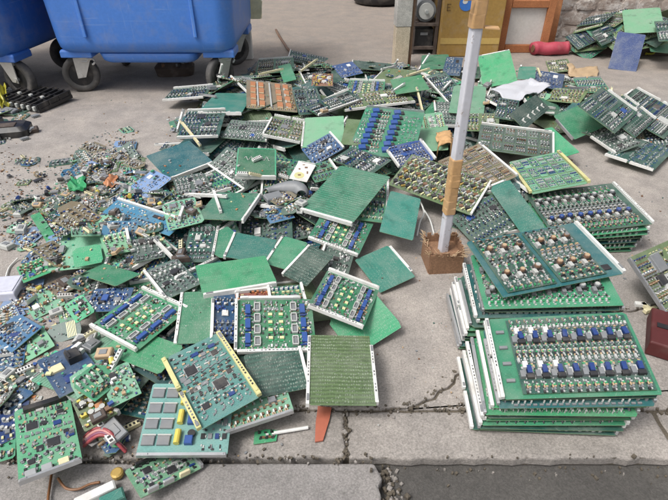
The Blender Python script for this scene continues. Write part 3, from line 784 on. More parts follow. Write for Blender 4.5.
        for i in range(cx):
            for j in range(cy):
                x, y = (-.5 + (i + .5) / cx) * w * .95, (-.5 + (j + .5) / cy) * d * .93; ww, dd = w / cx * .80, d / cy * .82
                part(root, 'module', lambda b: (b.box(x, y, z, z + .004, ww, dd, 'pcb_edge', top='pcb_' + tint), channels(b, r, x - ww*.47, x + ww*.47, y - dd*.47, y + dd*.47, z + .004, pg, cell=ww/4, hmax=.005)))
    elif typ == 'O':
        for i in range(5):
            for j in range(4):
                x, y = (-.36 + .17 * i + (.02 if i > 2 else 0)) * w, (.33 - .22 * j) * d
                if i == 2: continue
                part(root, 'copper_block', lambda b: (b.box(x, y, z, z + .010, .11*w, .13*d, 'copper_part', inset=.001), b.box(x, y - .085*d, z, z + .007, .10*w, .05*d, 'tan_part')))
        for x in (-.01, .30, -.27): part(root, 'contact_bar', lambda b: b.box(x*w, 0, z, z + .009, .03*w, .84*d, 'light_part', inset=.001))
        channels(stuff, r, .40*w, .48*w, -.46*d, .46*d, z, PALETTES['warm'], hmax=.006)
        channels(stuff, r, -.48*w, .38*w, -.48*d, -.42*d, z, PALETTES['warm'], hmax=.006)
    elif typ == 'X':
        spots = [(-.22, .18, .20), (.10, -.14, .22), (-.28, -.30, .12), (.28, .26, .12), (.33, -.05, .10)]
        for (x, y, s_) in spots:
            s_ *= min(w, d) * .95
            part(root, 'chip', lambda b: (b.box(x*w, y*d, z, z + .0012, s_*1.18, s_*1.18, 'solder_metal'), b.box(x*w, y*d, z + .0012, z + .0042, s_, s_, 'chip_black', inset=.0008)))
        for k in range(9):
            x, y = r.uniform(-.42, .42)*w, r.uniform(-.42, .42)*d
            part(root, 'chip', lambda b: b.box(x, y, z, z + .003, r.uniform(.08, .14)*w, r.uniform(.04, .07)*d, r.choice(['chip_black', 'grey_part', 'light_part', 'dark_blue'])))
        channels(stuff, r, -.46*w, .46*w, -.47*d, .47*d, z, ['light_part', 'grey_part', 'grey_part', 'chip_black', 'solder_metal', 'chip_black', 'tan_part'], hmax=.003, fill=.9)
        if 's' in bars or tint == 'mid':
            part(root, 'black_slot', lambda b: b.box(.05*w, .44*d, z, z + .011, .78*w, .07*d, 'black_plastic', inset=.001))
            for x in (-.3, -.05, .22): part(root, 'port', lambda b: b.box(x*w, -.46*d, z, z + .012, .17*w, .07*d, 'solder_metal' if x < 0 else 'cream_plastic', inset=.001))
    elif typ == 'Y':
        for j in range(4):
            for i in range(2):
                x, y = (-.40 + .17 * i) * w, (.34 - .22 * j) * d
                part(root, 'grey_module', lambda b: (b.box(x, y, z, z + .006, .14*w, .12*d, 'grey_part', inset=.001), b.box(x, y + .075*d, z, z + .005, .15*w, .02*d, 'light_part')))
        for j in range(3):
            y = (.26 - .27 * j) * d
            part(root, 'yellow_capacitor', lambda b: b.bar((-.08*w, y - .09*d, z + .0075), (-.08*w, y + .09*d, z + .0075), .0075, 'yellow_part', 10))
            part(root, 'blue_capacitor', lambda b: b.box(.05*w, y - .04*d, z, z + .012, .09*w, .11*d, 'blue_relay', inset=.0015))
            part(root, 'black_ring', lambda b: b.cyl(.07*w, y + .05*d, z, z + .009, .009, 'chip_black', 12))
        for i in range(4):
            for j in range(4):
                stuff.box((.20 + .08 * i) * w, (.34 - .20 * j) * d, z, z + .004, .045*w, .07*d, r.choice(['chip_black', 'grey_part', 'dark_blue']))
        channels(stuff, r, .15*w, .47*w, -.46*d, .46*d, z, ['light_part', 'grey_part', 'chip_black'], hmax=.003, fill=.5)
    elif typ == 'P':
        for k in range(14):
            x, y = r.uniform(-.38, .38)*w, r.uniform(-.38, .38)*d; m_ = r.choice(PALETTES['power']); rr = r.uniform(.05, .09) * min(w, d) + .002
            if r.random() < .4: part(root, 'capacitor', lambda b: b.cyl(x, y, z, z + r.uniform(.008, .016), rr, m_, 12, top='light_part'))
            else: part(root, 'block', lambda b: b.box(x, y, z, z + r.uniform(.006, .014), rr * 2.2, rr * 1.5, m_, inset=.001))
        channels(stuff, r, -.46*w, .46*w, -.46*d, .46*d, z, PALETTES['power'], hmax=.007, fill=.5)
    elif typ == 'U':
        channels(stuff, r, -.46*w, .46*w, -.46*d, .10*d, z, ['light_part', 'pcb_blue', 'grey_part', 'solder_metal', 'chip_black'], hmax=.003, fill=.5)
        channels(stuff, r, -.46*w, .0, .15*d, .46*d, z, ['light_part', 'pcb_blue2', 'grey_part', 'white_plastic'], hmax=.004, fill=.4)
        part(root, 'chip', lambda b: b.box(.2*w, .25*d, z, z + .004, .16*w, .16*d, 'white_plastic' if r.random() < .5 else 'chip_black', inset=.0008))
    elif typ == 'Uc':
        part(root, 'white_chip', lambda b: b.box(-.24*w, .10*d, z, z + .006, .30*w, .16*d, 'cream_plastic', inset=.001))
        part(root, 'black_plug', lambda b: (b.box(.20*w, .16*d, z, z + .022, .30*w, .22*d, 'black_plastic', inset=.002), b.box(.10*w, .16*d, z + .022, z + .026, .05*w, .2*d, 'chip_black')))
        part(root, 'white_connector', lambda b: (b.box(.40*w, .34*d, z, z + .016, .26*w, .07*d, 'white_plastic', .5, inset=.001), b.box(.42*w, .22*d, z, z + .012, .12*w, .06*d, 'white_plastic', .5)))
        part(root, 'cream_part', lambda b: b.box(.36*w, -.22*d, z, z + .010, .14*w, .10*d, 'cream_plastic', inset=.001))
        part(root, 'chip', lambda b: b.box(-.12*w, -.22*d, z, z + .004, .20*w, .16*d, 'dark_blue', inset=.001))
        channels(stuff, r, -.46*w, .3*w, -.46*d, -.1*d, z, ['light_part', 'pcb_blue2', 'grey_part', 'solder_metal'], hmax=.003, fill=.5)
        channels(stuff, r, -.46*w, .0, .24*d, .46*d, z, ['light_part', 'pcb_blue2', 'grey_part', 'chip_black'], hmax=.004, fill=.6)
    elif typ == 'Mm':
        part(root, 'contact_panel', lambda b: [b.box((.12 + .045 * i) * w, 0, z, z + .0012, .028 * w, .82 * d, 'pale_yellow') for i in range(6)])
        channels(stuff, r, -.42*w, .0, -.4*d, .4*d, z, ['chip_black', 'pcb_olive', 'grey_part'], hmax=.002, fill=.35)
    if stuff.f: stuff.build('small_components', root)['kind'] = 'stuff'
    return root

TABLE = [  # unlabelled rows lean to dark tints so gaps between boards read as shaded
('R','olive','0w2w',1.572,2.672,0.009,-0.429,-0.125,0.016,0.28,0.2,'',0),
('B','bluegreen','',-0.188,1.633,0.008,-1.136,0.022,0.025,0.233,0.22,'',0),
('R','bluegreen','3w',-0.357,1.688,0.02,1.391,-0.15,-0.113,0.233,0.28,'',0),
('S','green','3w',-0.723,1.737,0.005,0.714,-0.074,0.017,0.2,0.16,'',0),
('R','grey','0w2w',-0.222,3.886,0.009,1.86,-0.087,-0.116,0.2,0.16,'',0),
('R','bluegreen','0w2w',-0.47,0.947,0.01,1.423,0.129,0.052,0.28,0.2,'',0),
('S','dark','0w2w',-0.589,0.911,0.027,2.761,0.05,0.114,0.2,0.16,'',0),
('K','pale','2w',0.85,3.702,0.005,-2.014,0.022,0.054,0.233,0.28,'',0),
('R','green','1w',-0.791,2.808,0.02,1.968,-0.169,-0.06,0.233,0.28,'',0),
('D','olive','',1.258,2.825,0.003,-1.214,0.018,0.012,0.28,0.2,'',0),
('R','olive','1w',-0.775,3.084,0.002,-1.577,-0.002,0.028,0.2,0.16,'',0),
('K','dark','1w',-0.546,1.432,0.022,0.92,0.224,-0.023,0.233,0.22,'',0),
('R','pale','0w2w',-0.279,1.119,0.005,-0.424,0.029,-0.043,0.28,0.2,'',0),
('R','dark','3w',-0.682,2.006,0.027,1.046,0.142,0.014,0.233,0.22,'',0),
('R','bluegreen','0w',0.058,3.776,0.028,-1.907,0.131,-0.181,0.233,0.28,'',0),
('R','bluegreen','1w',-0.706,2.969,0.041,1.729,0.215,0.09,0.2,0.16,'',0),
('R','dark','3w',0.019,2.384,0.018,2.927,0.03,0.059,0.28,0.2,'',0),
('K','bluegreen','0w2w',0.264,3.241,0.031,-2.523,0.005,0.229,0.28,0.2,'',0),
('K','pale','3w',-0.668,1.213,0.009,2.068,0.069,0.121,0.2,0.16,'',0),
('D','dark','2w',-0.303,3.707,0.025,2.609,-0.101,0.022,0.28,0.2,'',0),
('S','dark','2w',0.656,2.579,0.015,1.293,0.184,0.034,0.233,0.22,'',0),
('K','bluegreen','0w',-0.48,1.093,0.019,3.103,-0.002,-0.094,0.2,0.16,'',0),
('S','dark','',0.193,3.606,0.038,-0.084,0.137,0.163,0.2,0.16,'',0),
('R','green','1w',0.147,3.684,0.066,-2.726,0.167,-0.17,0.233,0.22,'',0),
('R','bluegreen','1w',0.135,2.332,0.027,-1.72,-0.181,0.111,0.233,0.22,'',0),
('R','bluegreen','3w',-0.7,1.357,0.031,1.378,-0.075,-0.166,0.233,0.22,'',0),
('S','green','2w',0.025,3.364,0.04,0.974,0.384,0.046,0.2,0.16,'',0),
('R','pale','3w',-0.743,1.473,0.048,2.216,-0.19,0.065,0.233,0.28,'',0),
('K','green','1w',0.293,2.254,0.024,-0.147,0.068,-0.043,0.28,0.2,'',0),
('D','bluegreen','2w',0.798,3.568,0.042,-3.014,-0.007,-0.067,0.233,0.28,'',0),
('D','olive','0w2w',-0.27,2.541,0.034,1.215,-0.006,-0.21,0.233,0.28,'',0),
('K','bluegreen','2w',0.556,3.139,0.051,1.526,0.067,-0.091,0.233,0.22,'',0),
('R','dark','',0.926,2.771,0.022,-2.632,-0.186,0.198,0.233,0.22,'',0),
('R','dark','2w',-0.446,1.808,0.021,-1.393,0.193,-0.108,0.28,0.2,'',0),
('K','bluegreen','1w',-0.79,1.878,0.046,-1.08,0.102,-0.107,0.28,0.2,'',0),
('R','dark','1w',-0.215,2.233,0.034,-2.927,-0.047,-0.016,0.233,0.28,'',0),
('R','dark','0w2w',-0.578,2.166,0.017,-1.16,-0.2,-0.008,0.28,0.2,'',0),
('S','bluegreen','3w',-0.572,3.187,0.028,2.126,0.043,-0.147,0.28,0.2,'',0),
('K','olive','0w',-0.835,1.586,0.043,1.033,-0.168,-0.088,0.28,0.2,'',0),
('K','bluegreen','',-0.537,2.345,0.042,1.108,0.341,-0.195,0.233,0.22,'',0),
('K','grey','1w',-0.153,1.726,0.037,2.211,0.178,-0.033,0.28,0.2,'',0),
('R','bluegreen','0w',0.358,3.62,0.039,1.667,0.095,-0.104,0.233,0.28,'',0),
('S','bluegreen','3w',-0.118,3.168,0.058,-2.611,-0.097,-0.018,0.233,0.28,'',0),
('S','dark','0w',-0.66,2.414,0.062,2.881,-0.026,0.12,0.233,0.28,'',0),
('R','bluegreen','2w',-0.195,3.492,0.064,-0.356,0.091,-0.234,0.233,0.28,'',0),
('R','grey','',-0.743,1.294,0.053,-1.339,0.208,-0.065,0.2,0.16,'',0),
('B','olive','1w',-0.684,3.187,0.049,-0.859,0.1,-0.015,0.233,0.28,'',0),
('R','bluegreen','0w2w',-0.391,1.012,0.027,-2.002,-0.278,-0.097,0.28,0.2,'',0),
('R','grey','0w',-0.253,2.975,0.046,1.137,-0.289,-0.085,0.2,0.16,'',0),
('D','dark','',0.057,2.163,0.027,-0.497,-0.074,0.003,0.2,0.16,'',0),
('K','dark','0w2w',-0.197,1.803,0.057,0.02,-0.375,0.065,0.2,0.16,'',0),
('S','green','0w2w',0.463,3.146,0.068,1.252,-0.124,-0.263,0.2,0.16,'',0),
('R','dark','2w',0.992,3.752,0.034,1.263,-0.113,-0.093,0.233,0.22,'',0),
('R','bluegreen','3w',-0.229,3.748,0.048,1.319,-0.054,0.281,0.28,0.2,'',0),
('D','bluegreen','1w',-0.727,2.761,0.033,-3.043,-0.112,0.127,0.28,0.2,'',0),
('K','dark','0w2w',1.07,3.233,0.034,1.185,0.098,-0.109,0.2,0.16,'',0),
('S','olive','2w',0.595,2.806,0.044,1.42,-0.187,-0.222,0.2,0.16,'',0),
('R','dark','0w2w',0.659,3.418,0.074,0.024,-0.028,-0.027,0.233,0.28,'',0),
('R','grey','1w',0.819,2.633,0.015,-2.152,-0.071,-0.01,0.2,0.16,'',0),
('K','pale','0w',1.226,3.392,0.028,-0.441,-0.015,-0.147,0.28,0.2,'',0),
('R','grey','0w2w',1.567,3.714,0.014,-1.072,-0.117,0.002,0.233,0.22,'',0),
('D','green','2w',-0.072,3.685,0.073,-1.831,0.03,-0.286,0.28,0.2,'',0),
('D','olive','0w',0.867,2.501,0.015,-0.64,0.044,0.056,0.2,0.16,'',0),
('S','dark','2w',0.056,3.465,0.07,1.563,0.161,-0.14,0.2,0.16,'',0),
('D','olive','0w',-0.685,3.278,0.091,2.205,-0.047,0.252,0.2,0.16,'',0),
('K','dark','1w',0.856,2.778,0.089,1.821,-0.04,-0.013,0.28,0.2,'',0),
('R','dark','0w2w',-0.438,1.879,0.033,0.167,0.006,-0.143,0.28,0.2,'',0),
('R','pale','1w',-0.566,2.94,0.052,1.25,-0.079,-0.126,0.2,0.16,'',0),
('D','pale','0w2w',0.725,3.11,0.08,1.19,0.034,0.193,0.233,0.28,'',0),
('R','dark','2w',-0.382,1.382,0.008,1.617,0.089,-0.052,0.2,0.16,'',0),
('R','dark','0w',1.175,3.563,0.023,1.216,0.107,0.102,0.2,0.16,'',0),
('S','green','1w',0.655,2.856,0.08,-0.55,0.188,-0.079,0.233,0.22,'',0),
('K','dark','0w',-0.258,1.652,0.058,1.635,-0.173,-0.134,0.28,0.2,'',0),
('K','pale','2w',-0.512,2.01,0.045,2.608,0.107,0.137,0.233,0.28,'',0),
('R','green','',1.29,3.241,0.046,-1.723,0.006,0.05,0.28,0.2,'',0),
('R','pale','',-0.41,1.202,0.035,-1.191,0.106,-0.182,0.233,0.22,'',0),
('K','dark','1w',1.168,3.091,0.048,3.042,0.015,0.053,0.233,0.28,'',0),
('R','green','1w',-0.495,1.214,0.055,1.862,-0.017,-0.064,0.233,0.28,'',0),
('D','olive','3w',-0.412,2.614,0.073,-1.188,0.207,0.21,0.28,0.2,'',0),
('S','olive','0w',-0.145,1.233,0.017,0.401,-0.052,0.186,0.233,0.22,'',0),
('R','dark','0w2w',0.107,3.284,0.064,-0.708,0.033,0.064,0.28,0.2,'',0),
('R','dark','1w',-0.117,3.836,0.055,-2.969,0.076,-0.048,0.2,0.16,'',0),
('B','bluegreen','0w2w',0.661,2.673,0.061,1.609,0.135,-0.228,0.2,0.16,'',0),
('S','dark','',-0.145,2.847,0.062,-0.658,0.034,0.074,0.233,0.22,'',0),
('D','dark','1w',0.525,3.535,0.063,-2.851,0.183,0.155,0.28,0.2,'',0),
('K','bluegreen','0w2w',-0.384,1.296,0.065,0.991,0.233,0.218,0.2,0.16,'',0),
('S','dark','2w',-0.083,2.346,0.053,0.366,0.092,-0.042,0.28,0.2,'',0),
('R','dark','2w',1.454,2.989,0.046,2.156,-0.205,0.034,0.28,0.2,'',0),
('S','bluegreen','0w',1.425,2.842,0.05,2.319,-0.232,-0.054,0.2,0.16,'',0),
('K','bluegreen','2w',-0.527,1.615,0.048,-0.736,0.013,0.109,0.233,0.22,'',0),
('R','pale','1w',-0.24,1.903,0.067,-1.874,-0.056,-0.076,0.28,0.2,'',0),
('R','pale','1w',1.632,3.13,0.051,-0.145,-0.074,0.163,0.233,0.22,'',0),
('B','olive','3w',0.464,2.988,0.071,0.943,0.107,-0.067,0.233,0.28,'',0),
('S','olive','0w',0.036,2.918,0.055,1.465,0.276,0.005,0.233,0.28,'',0),
('R','dark','2w',-0.319,2.92,0.075,-1.586,0.019,-0.043,0.233,0.28,'',0),
('R','dark','0w',0.526,2.493,0.045,0.34,-0.05,-0.131,0.233,0.28,'',0),
('R','pale','',-0.372,2.253,0.049,0.447,-0.01,0.032,0.28,0.2,'',0),
('R','green','',-0.228,2.109,0.065,2.717,-0.03,0.074,0.233,0.22,'',0),
('R','dark','1w',-0.049,1.75,0.047,1.007,0.264,0.298,0.233,0.28,'',0),
('R','pale','3w',0.15,2.191,0.041,-0.931,0.056,0.197,0.2,0.16,'',0),
('D','bluegreen','',-0.22,3.104,0.094,3.052,0.046,0.378,0.233,0.28,'',0),
('K','pale','2w',1.095,3.573,0.044,1.149,-0.085,-0.274,0.2,0.16,'',0),
('S','dark','0w',-0.213,2.42,0.069,2.125,-0.102,0.251,0.28,0.2,'',0),
('S','dark','0w2w',1.45,3.438,0.039,-2.436,-0.184,-0.065,0.233,0.22,'',0),
('D','green','2w',1.237,2.958,0.056,-1.557,-0.217,0.107,0.233,0.22,'',0),
('R','olive','2w',-0.59,1.977,0.061,0.415,-0.078,-0.08,0.233,0.28,'',0),
('D','pale','2w',-0.671,0.978,0.026,-2.085,0.246,-0.011,0.233,0.22,'',0),
('D','dark','2w',0.27,3.715,0.08,-1.635,-0.071,-0.042,0.233,0.28,'',0),
('R','dark','1w',1.653,3.319,0.036,1.334,0.081,0.183,0.233,0.22,'',0),
('R','dark','0w2w',0.971,2.872,0.094,2.222,0.321,-0.114,0.233,0.22,'',0),
('R','dark','0w',0.398,2.926,0.086,2.558,-0.086,-0.044,0.28,0.2,'',0),
('R','dark','0w2w',0.584,2.649,0.087,-2.967,0.028,-0.089,0.2,0.16,'',0),
('K','olive','3w',-0.092,2.684,0.078,2.344,0.052,-0.105,0.233,0.28,'',0),
('R','green','2w',-0.766,3.206,0.084,-0.9,0.285,-0.284,0.233,0.22,'',0),
('D','olive','3w',0.392,3.455,0.069,-0.525,0.188,-0.078,0.233,0.28,'',0),
('D','bluegreen','',-0.484,3.586,0.053,1.956,0.04,0.152,0.233,0.28,'',0),
('R','pale','3w',-0.599,3.31,0.099,0.316,-0.238,0.301,0.28,0.2,'',0),
('K','green','0w2w',-0.603,2.682,0.08,2.737,0.068,0.171,0.233,0.22,'',0),
('R','grey','1w',0.565,2.313,0.042,-3.023,-0.21,-0.002,0.28,0.2,'',0),
('R','green','0w2w',-0.324,1.194,0.074,-1.701,-0.113,0.031,0.233,0.22,'',0),
('R','grey','0w2w',0.51,3.828,0.046,-2.421,-0.072,-0.112,0.2,0.16,'',0),
('K','dark','3w',-0.333,3.85,0.039,-2.26,0.106,-0.168,0.2,0.16,'',0),
('D','dark','0w2w',-0.462,1.675,0.063,1.192,-0.055,0.053,0.2,0.16,'',0),
('B','dark','0w2w',-0.032,1.888,0.041,-0.255,-0.23,0.272,0.233,0.22,'',0),
('K','olive','1w',-0.311,3.353,0.068,0.23,0.09,-0.153,0.233,0.28,'',0),
('R','grey','3w',-0.489,3.259,0.096,0.598,0.19,0.125,0.233,0.28,'',0),
('S','pale','0w',-0.894,1.534,0.053,-1.519,0.088,0.165,0.28,0.2,'',0),
('S','dark','',-0.431,2.84,0.098,-0.453,-0.102,-0.244,0.233,0.28,'',0),
('R','dark','0w2w',-0.008,2.03,0.055,-2.834,-0.139,-0.317,0.28,0.2,'',0),
('R','dark','3w',-0.39,2.466,0.073,-1.738,0.099,0.192,0.28,0.2,'',0),
('R','pale','3w',0.743,3.444,0.086,1.061,0.184,0.119,0.233,0.28,'',0),
('B','dark','',-0.399,2.105,0.068,-2.195,0.053,0.065,0.233,0.28,'',0),
('R','grey','1w',0.7,2.734,0.106,3.07,-0.218,-0.024,0.28,0.2,'',0),
('K','green','0w2w',-0.421,1.992,0.088,-2.401,-0.102,0.121,0.28,0.2,'',0),
('R','dark','2w',-0.371,3.677,0.073,-3.022,0.181,0.173,0.233,0.22,'',0),
('K','pale','3w',-0.427,1.573,0.07,-1.101,-0.124,0.286,0.2,0.16,'',0),
('R','dark','',0.581,1.783,0.002,-0.484,0.022,-0,0.233,0.2,'',0),
('R','green','1w',0.686,1.717,0.047,-1.369,-0.017,0.135,0.16,0.12,'',0),
('D','green','0w2w',0.656,1.931,0.06,-2.196,0.246,-0.125,0.2,0.16,'',0),
('K','grey','0w2w',0.683,1.898,0.084,-0.231,0.005,-0.09,0.233,0.2,'',0),
('D','bluegreen','0w2w',0.687,1.895,0.101,-0.188,0.152,-0.088,0.16,0.12,'',0),
('K','bluegreen','0w2w',0.81,1.949,0.095,2.078,0.268,-0.128,0.2,0.16,'',0),
('K','green','',2.081,4.393,0.062,1.992,-0.436,-0.318,0.233,0.22,'wall',0),
('S','green','',2.614,4.287,0.117,-0.131,0.436,0.083,0.233,0.28,'wall',0),
('K','olive','',2.856,4.688,0.245,-1.578,-0.194,-0.396,0.233,0.22,'wall',0),
('R','olive','',2.486,4.318,0.143,-1.741,0.274,0.436,0.233,0.28,'wall',0),
('R','olive','',2.108,4.434,0.11,2.912,-0.436,0.219,0.233,0.28,'wall',0),
('S','green','',2.243,4.412,0.149,-1.342,0.272,0.436,0.233,0.28,'wall',0),
('R','green','',2.441,4.659,0.268,-2.835,-0.015,0.13,0.2,0.16,'wall',0),
('R','olive','',2.296,4.571,0.235,-0.994,0.309,-0.048,0.233,0.22,'wall',0),
('S','dark','',2.512,4.278,0.156,2.148,-0.436,-0.281,0.2,0.16,'wall',0),
('R','olive','',2.333,4.3,0.135,1.898,-0.436,-0.436,0.233,0.28,'wall',0),
('R','dark','',2.09,4.444,0.137,-1.508,0.436,0.231,0.233,0.28,'wall',0),
('R','olive','',2.158,4.579,0.203,2.506,-0.198,0.415,0.233,0.28,'wall',0),
('R','olive','',2.457,4.328,0.205,0.215,0.386,-0.316,0.233,0.22,'wall',0),
('R','dark','',2.186,4.584,0.232,2.332,-0.235,0.295,0.233,0.22,'wall',0),
('R','dark','',2.59,4.45,0.261,0.19,0.037,-0.029,0.233,0.22,'wall',0),
('R','dark','3w',-0.201,4.168,0.02,-0.029,0.08,0.197,0.306,0.231,'dark slotted circuit board tilted up at the back edge of the pile',0),
('S','green','',0.732,3.8,0.086,-0.163,-0.021,-0.076,0.198,0.422,'plain green board lying just in front of the yellow carton',0),
('U','blue','',0.827,3.641,0.11,-0.254,0.019,-0.011,0.119,0.437,'small blue circuit board behind the white pole near the yellow carton',0),
('U','blue','',0.09,3.563,0.108,0.364,0.132,-0.116,0.156,0.205,'dark blue circuit board in the back row below the leaning post',0),
('R','green','0w',-0.419,3.75,0.085,0.083,-0.072,-0.053,0.267,0.495,'green board with a pale top strip at the back edge beside the blue bin',0),
('S','bright','',-0.309,3.437,0.112,0.199,0.053,-0.182,0.084,0.32,'bright green narrow board at the back behind the copper board',0),
('P','red','',-0.072,3.22,0.141,0.002,-0.017,0.011,0.131,0.273,'small reddish board with brown parts in the back rows',0),
('B','green','0w',0.199,3.179,0.103,-0.115,-0.012,0.004,0.23,0.306,'short board with white relays in the back rows left of the green panel',1),
('S','teal','',1.324,3.563,0.074,-0.333,0.018,-0.084,0.113,0.297,'small teal board behind the white plastic sheet',0),
('U','blue','',1.429,3.431,0.077,-0.407,0.009,0.042,0.186,0.362,'blue-grey circuit board behind the white plastic sheet',0),
('R','olive','',1.719,4.004,0.014,-0.24,0.01,-0.171,0.161,0.326,'olive board beside the beige cardboard in the back row',0),
('R','green','0s',1.687,3.358,0.064,-0.249,-0.046,-0.109,0.175,0.362,'green populated board in front of the beige cardboard',0),
('R','olive','',1.421,3.094,0.083,-0.59,0.071,-0.095,0.202,0.234,'dull green board with small parts below the beige cardboard',0),
('K','dark','2w0w',-0.904,3.149,0.08,-0.171,0.129,-0.135,0.279,0.168,'dark board with white strips by the bin caster at the back left',0),
('S','teal','2w',-0.599,2.835,0.118,0.026,-0.131,0.016,0.228,0.529,'flat teal board left of the copper board',0),
('O','brown','',-0.367,2.929,0.138,0.137,0.024,0.139,0.276,0.468,'copper-orange populated board near the back of the pile',0),
('R','dark','',-0.145,2.846,0.134,0.169,0.069,-0.019,0.148,0.357,'dark populated board right of the copper board',0),
('R','olive','2w',0.241,2.928,0.118,0.122,-0.006,-0.083,0.407,0.272,'long brownish board with a white lower strip behind the blue relay board',0),
('R','dark','2w',-0.002,2.809,0.137,0.862,0.263,0.041,0.395,0.108,'narrow dark board with a slanting white strip near the back centre',0),
('S','bright','',0.451,3.072,0.146,0.006,-0.048,-0.15,0.194,0.336,'bright green plain board behind and left of the white pole',0),
('K','dark','3w',0.686,3.072,0.135,0.228,0.112,-0.231,0.128,0.432,'dark board with a long white diagonal strip beside the white pole',0),
('S','bright','0w',1.137,3.633,0.084,-0.062,0.324,-0.252,0.222,0.37,'bright green board propped up right of the white pole',0),
('S','pale','',0.755,2.839,0.134,-0.256,0.155,-0.026,0.186,0.336,'pale green board standing half behind the white pole',0),
('R','olive','',0.77,2.575,0.113,-0.247,0.155,-0.092,0.182,0.186,'yellow-green populated board just above the grey gridded board',0),
('R','dark','',0.932,2.686,0.144,-0.34,0.134,0.053,0.112,0.24,'dark populated board left of the white-hooked board',0),
('R','grey','',1.487,2.616,0.057,-0.631,0.119,0.16,0.234,0.286,'grey populated board in the right heap under the white strips',0),
('R','dark','',1.761,2.5,0.048,-0.276,0.109,-0.3,0.234,0.331,'dark board at the right picture edge below the white strips',0),
('U','dark','3w',1.525,2.363,0.038,0.8,0.039,-0.026,0.311,0.229,'dark board with a white strip along the bare ground at right',0),
('R','grey','3w',1.438,2.446,0.066,0.334,0.096,-0.22,0.158,0.183,'small grey board in front of the green panel in the right heap',0),
('K','dark','0w1w',1.736,2.737,0.107,0.803,0.288,-0.074,0.369,0.317,'dark board with a thick white strip at the right edge of the heap',0),
('K','dark','1w',1.559,2.618,0.132,0.825,0.433,-0.067,0.294,0.215,'dark board with middle white strip in the right heap',0),
('R','dark','1w',1.424,2.59,0.177,0.851,0.419,-0.045,0.348,0.229,'dark board with leftmost white strip in the right heap',0),
('S','bright','',1.062,2.348,0.079,0.322,0.191,-0.171,0.165,0.227,'bright green bare board under the larger green panel at right',0),
('S','green','3s',1.324,2.648,0.085,0.479,0.423,-0.246,0.216,0.182,'green scratched bare panel at the centre of the right heap',0),
('Hk','dark','',1.052,2.683,0.124,0.918,0.553,-0.019,0.376,0.112,'dark green board with a row of white hooks',0),
('K','dark','0w2w',-0.662,2.465,0.147,0.022,0.144,-0.028,0.203,0.265,'dark board with white strips top and bottom above the blue-green board',0),
('R','grey','1w',-0.433,2.447,0.118,-0.19,0.189,0.015,0.231,0.168,'grey board with white slots left of the olive board',0),
('R','olive','2w0w3w',-0.236,2.423,0.135,-0.119,0.03,0.16,0.181,0.248,'olive populated board framed with white strips near the copper board',0),
('S','pale','3w',-0.049,2.381,0.13,-0.004,0.124,-0.06,0.198,0.292,'light green bare board in the middle of the pile behind the white card',0),
('S','olive','',0.108,2.345,0.14,-0.124,0.05,0.03,0.122,0.286,'olive green bare board left of the blue relay board',0),
('S','pale','',0.468,2.39,0.086,-0.18,-0.035,-0.162,0.196,0.338,'pale green bare board left of the pole behind the gold board',0),
('BT','green','0s',0.256,2.313,0.165,-0.255,0.171,0.001,0.299,0.416,'board with two diagonal rows of blue coils near the pile centre',0),
('R','blue','3w1w',0.338,2.102,0.148,0.432,0.306,-0.045,0.176,0.141,'bluish board with two white side strips left of the pole',0),
('R','blue','1w',-0.055,2.206,0.125,0.494,0.189,-0.366,0.156,0.141,'bluish board with a slanting white strip above the large dotted board',0),
('R','dark','',0.119,2.051,0.141,0.926,0.022,-0.041,0.158,0.216,'dark board tucked behind the large dotted green board',0),
('R','green','1w',-0.051,1.991,0.117,0.411,0.173,-0.095,0.113,0.123,'green board with pale slots right of the white card',0),
('R','green','3w',-0.212,1.908,0.106,0.068,0.064,0,0.168,0.235,'green populated board underneath the white card with yellow badge',0),
('D','bluegreen','2w',-0.708,2.151,0.089,0.63,0.037,-0.105,0.218,0.267,'blue-green lined bare board with white lower strip at left of pile',0),
('R','grey','3w',-0.424,2.017,0.123,0.748,0.059,-0.524,0.116,0.282,'grey board with a white diagonal strip left of the framed green board',0),
('Sq','green','2w',-0.331,1.993,0.15,0.09,0.098,0.077,0.169,0.228,'green board with a pale squiggle line and light rim',0),
('R','grey','',-0.592,1.908,0.09,0.4,0.086,-0.015,0.141,0.187,'grey green populated board between the blue boards and dark glossy board',0),
('D','green','1w',-0.401,1.69,0.108,-0.18,-0.048,-0.066,0.181,0.226,'dark glossy green board with cream strip on its right edge',0),
('U','paleblue','',-0.794,1.969,0.07,0.832,-0.067,-0.301,0.138,0.16,'pale blue board left of the blue-green lined board',0),
('U','blue2','0w',-0.738,1.678,0.078,-0.566,0.243,-0.084,0.4,0.082,'long steel-blue board with thin white edge at left',0),
('R','green','1w',0.135,1.784,0.107,-0.106,0.011,0.084,0.148,0.357,'green populated board sticking out right of the large dotted board',0),
('S','teal','',0.249,1.642,0.1,-0.237,0.114,0.175,0.123,0.258,'teal bare board under the gold board left of the pole base',0),
('B','green','2w',0.027,1.567,0.087,-0.381,0.222,0.184,0.193,0.169,'relay board with blue parts in front of the large dotted board',1),
('D','green','2w',0.049,1.734,0.144,-0.549,0.191,-0.041,0.229,0.299,'large dotted dark green board in the centre of the pile',0),
('R','grey','3w',0.007,1.415,0.059,-0.203,0.02,0.196,0.106,0.136,'small populated board between the plain panel and relay board',0),
('S','teal','0w',0.175,1.414,0.021,-1.094,0.135,0.156,0.172,0.14,'plain green panel lying on bare ground left of the pole base',0),
('S','green','3w',-0.385,1.483,0.084,0.028,0.19,0.156,0.06,0.154,'narrow green board with white left strip behind the bright green panel',0),
('S','teal','3w',-0.287,1.45,0.079,-0.125,0.084,0.145,0.148,0.134,'teal bare board with white left strip behind the bright green panel',0),
('S','bright','3w',-0.164,1.449,0.059,-0.256,-0.032,0.15,0.093,0.183,'light green bare board left of the dark flecked board',0),
('D','dark','3w',-0.082,1.361,0.074,-0.649,0.256,-0.009,0.103,0.152,'dark flecked board with cream left strip near the centre',0),
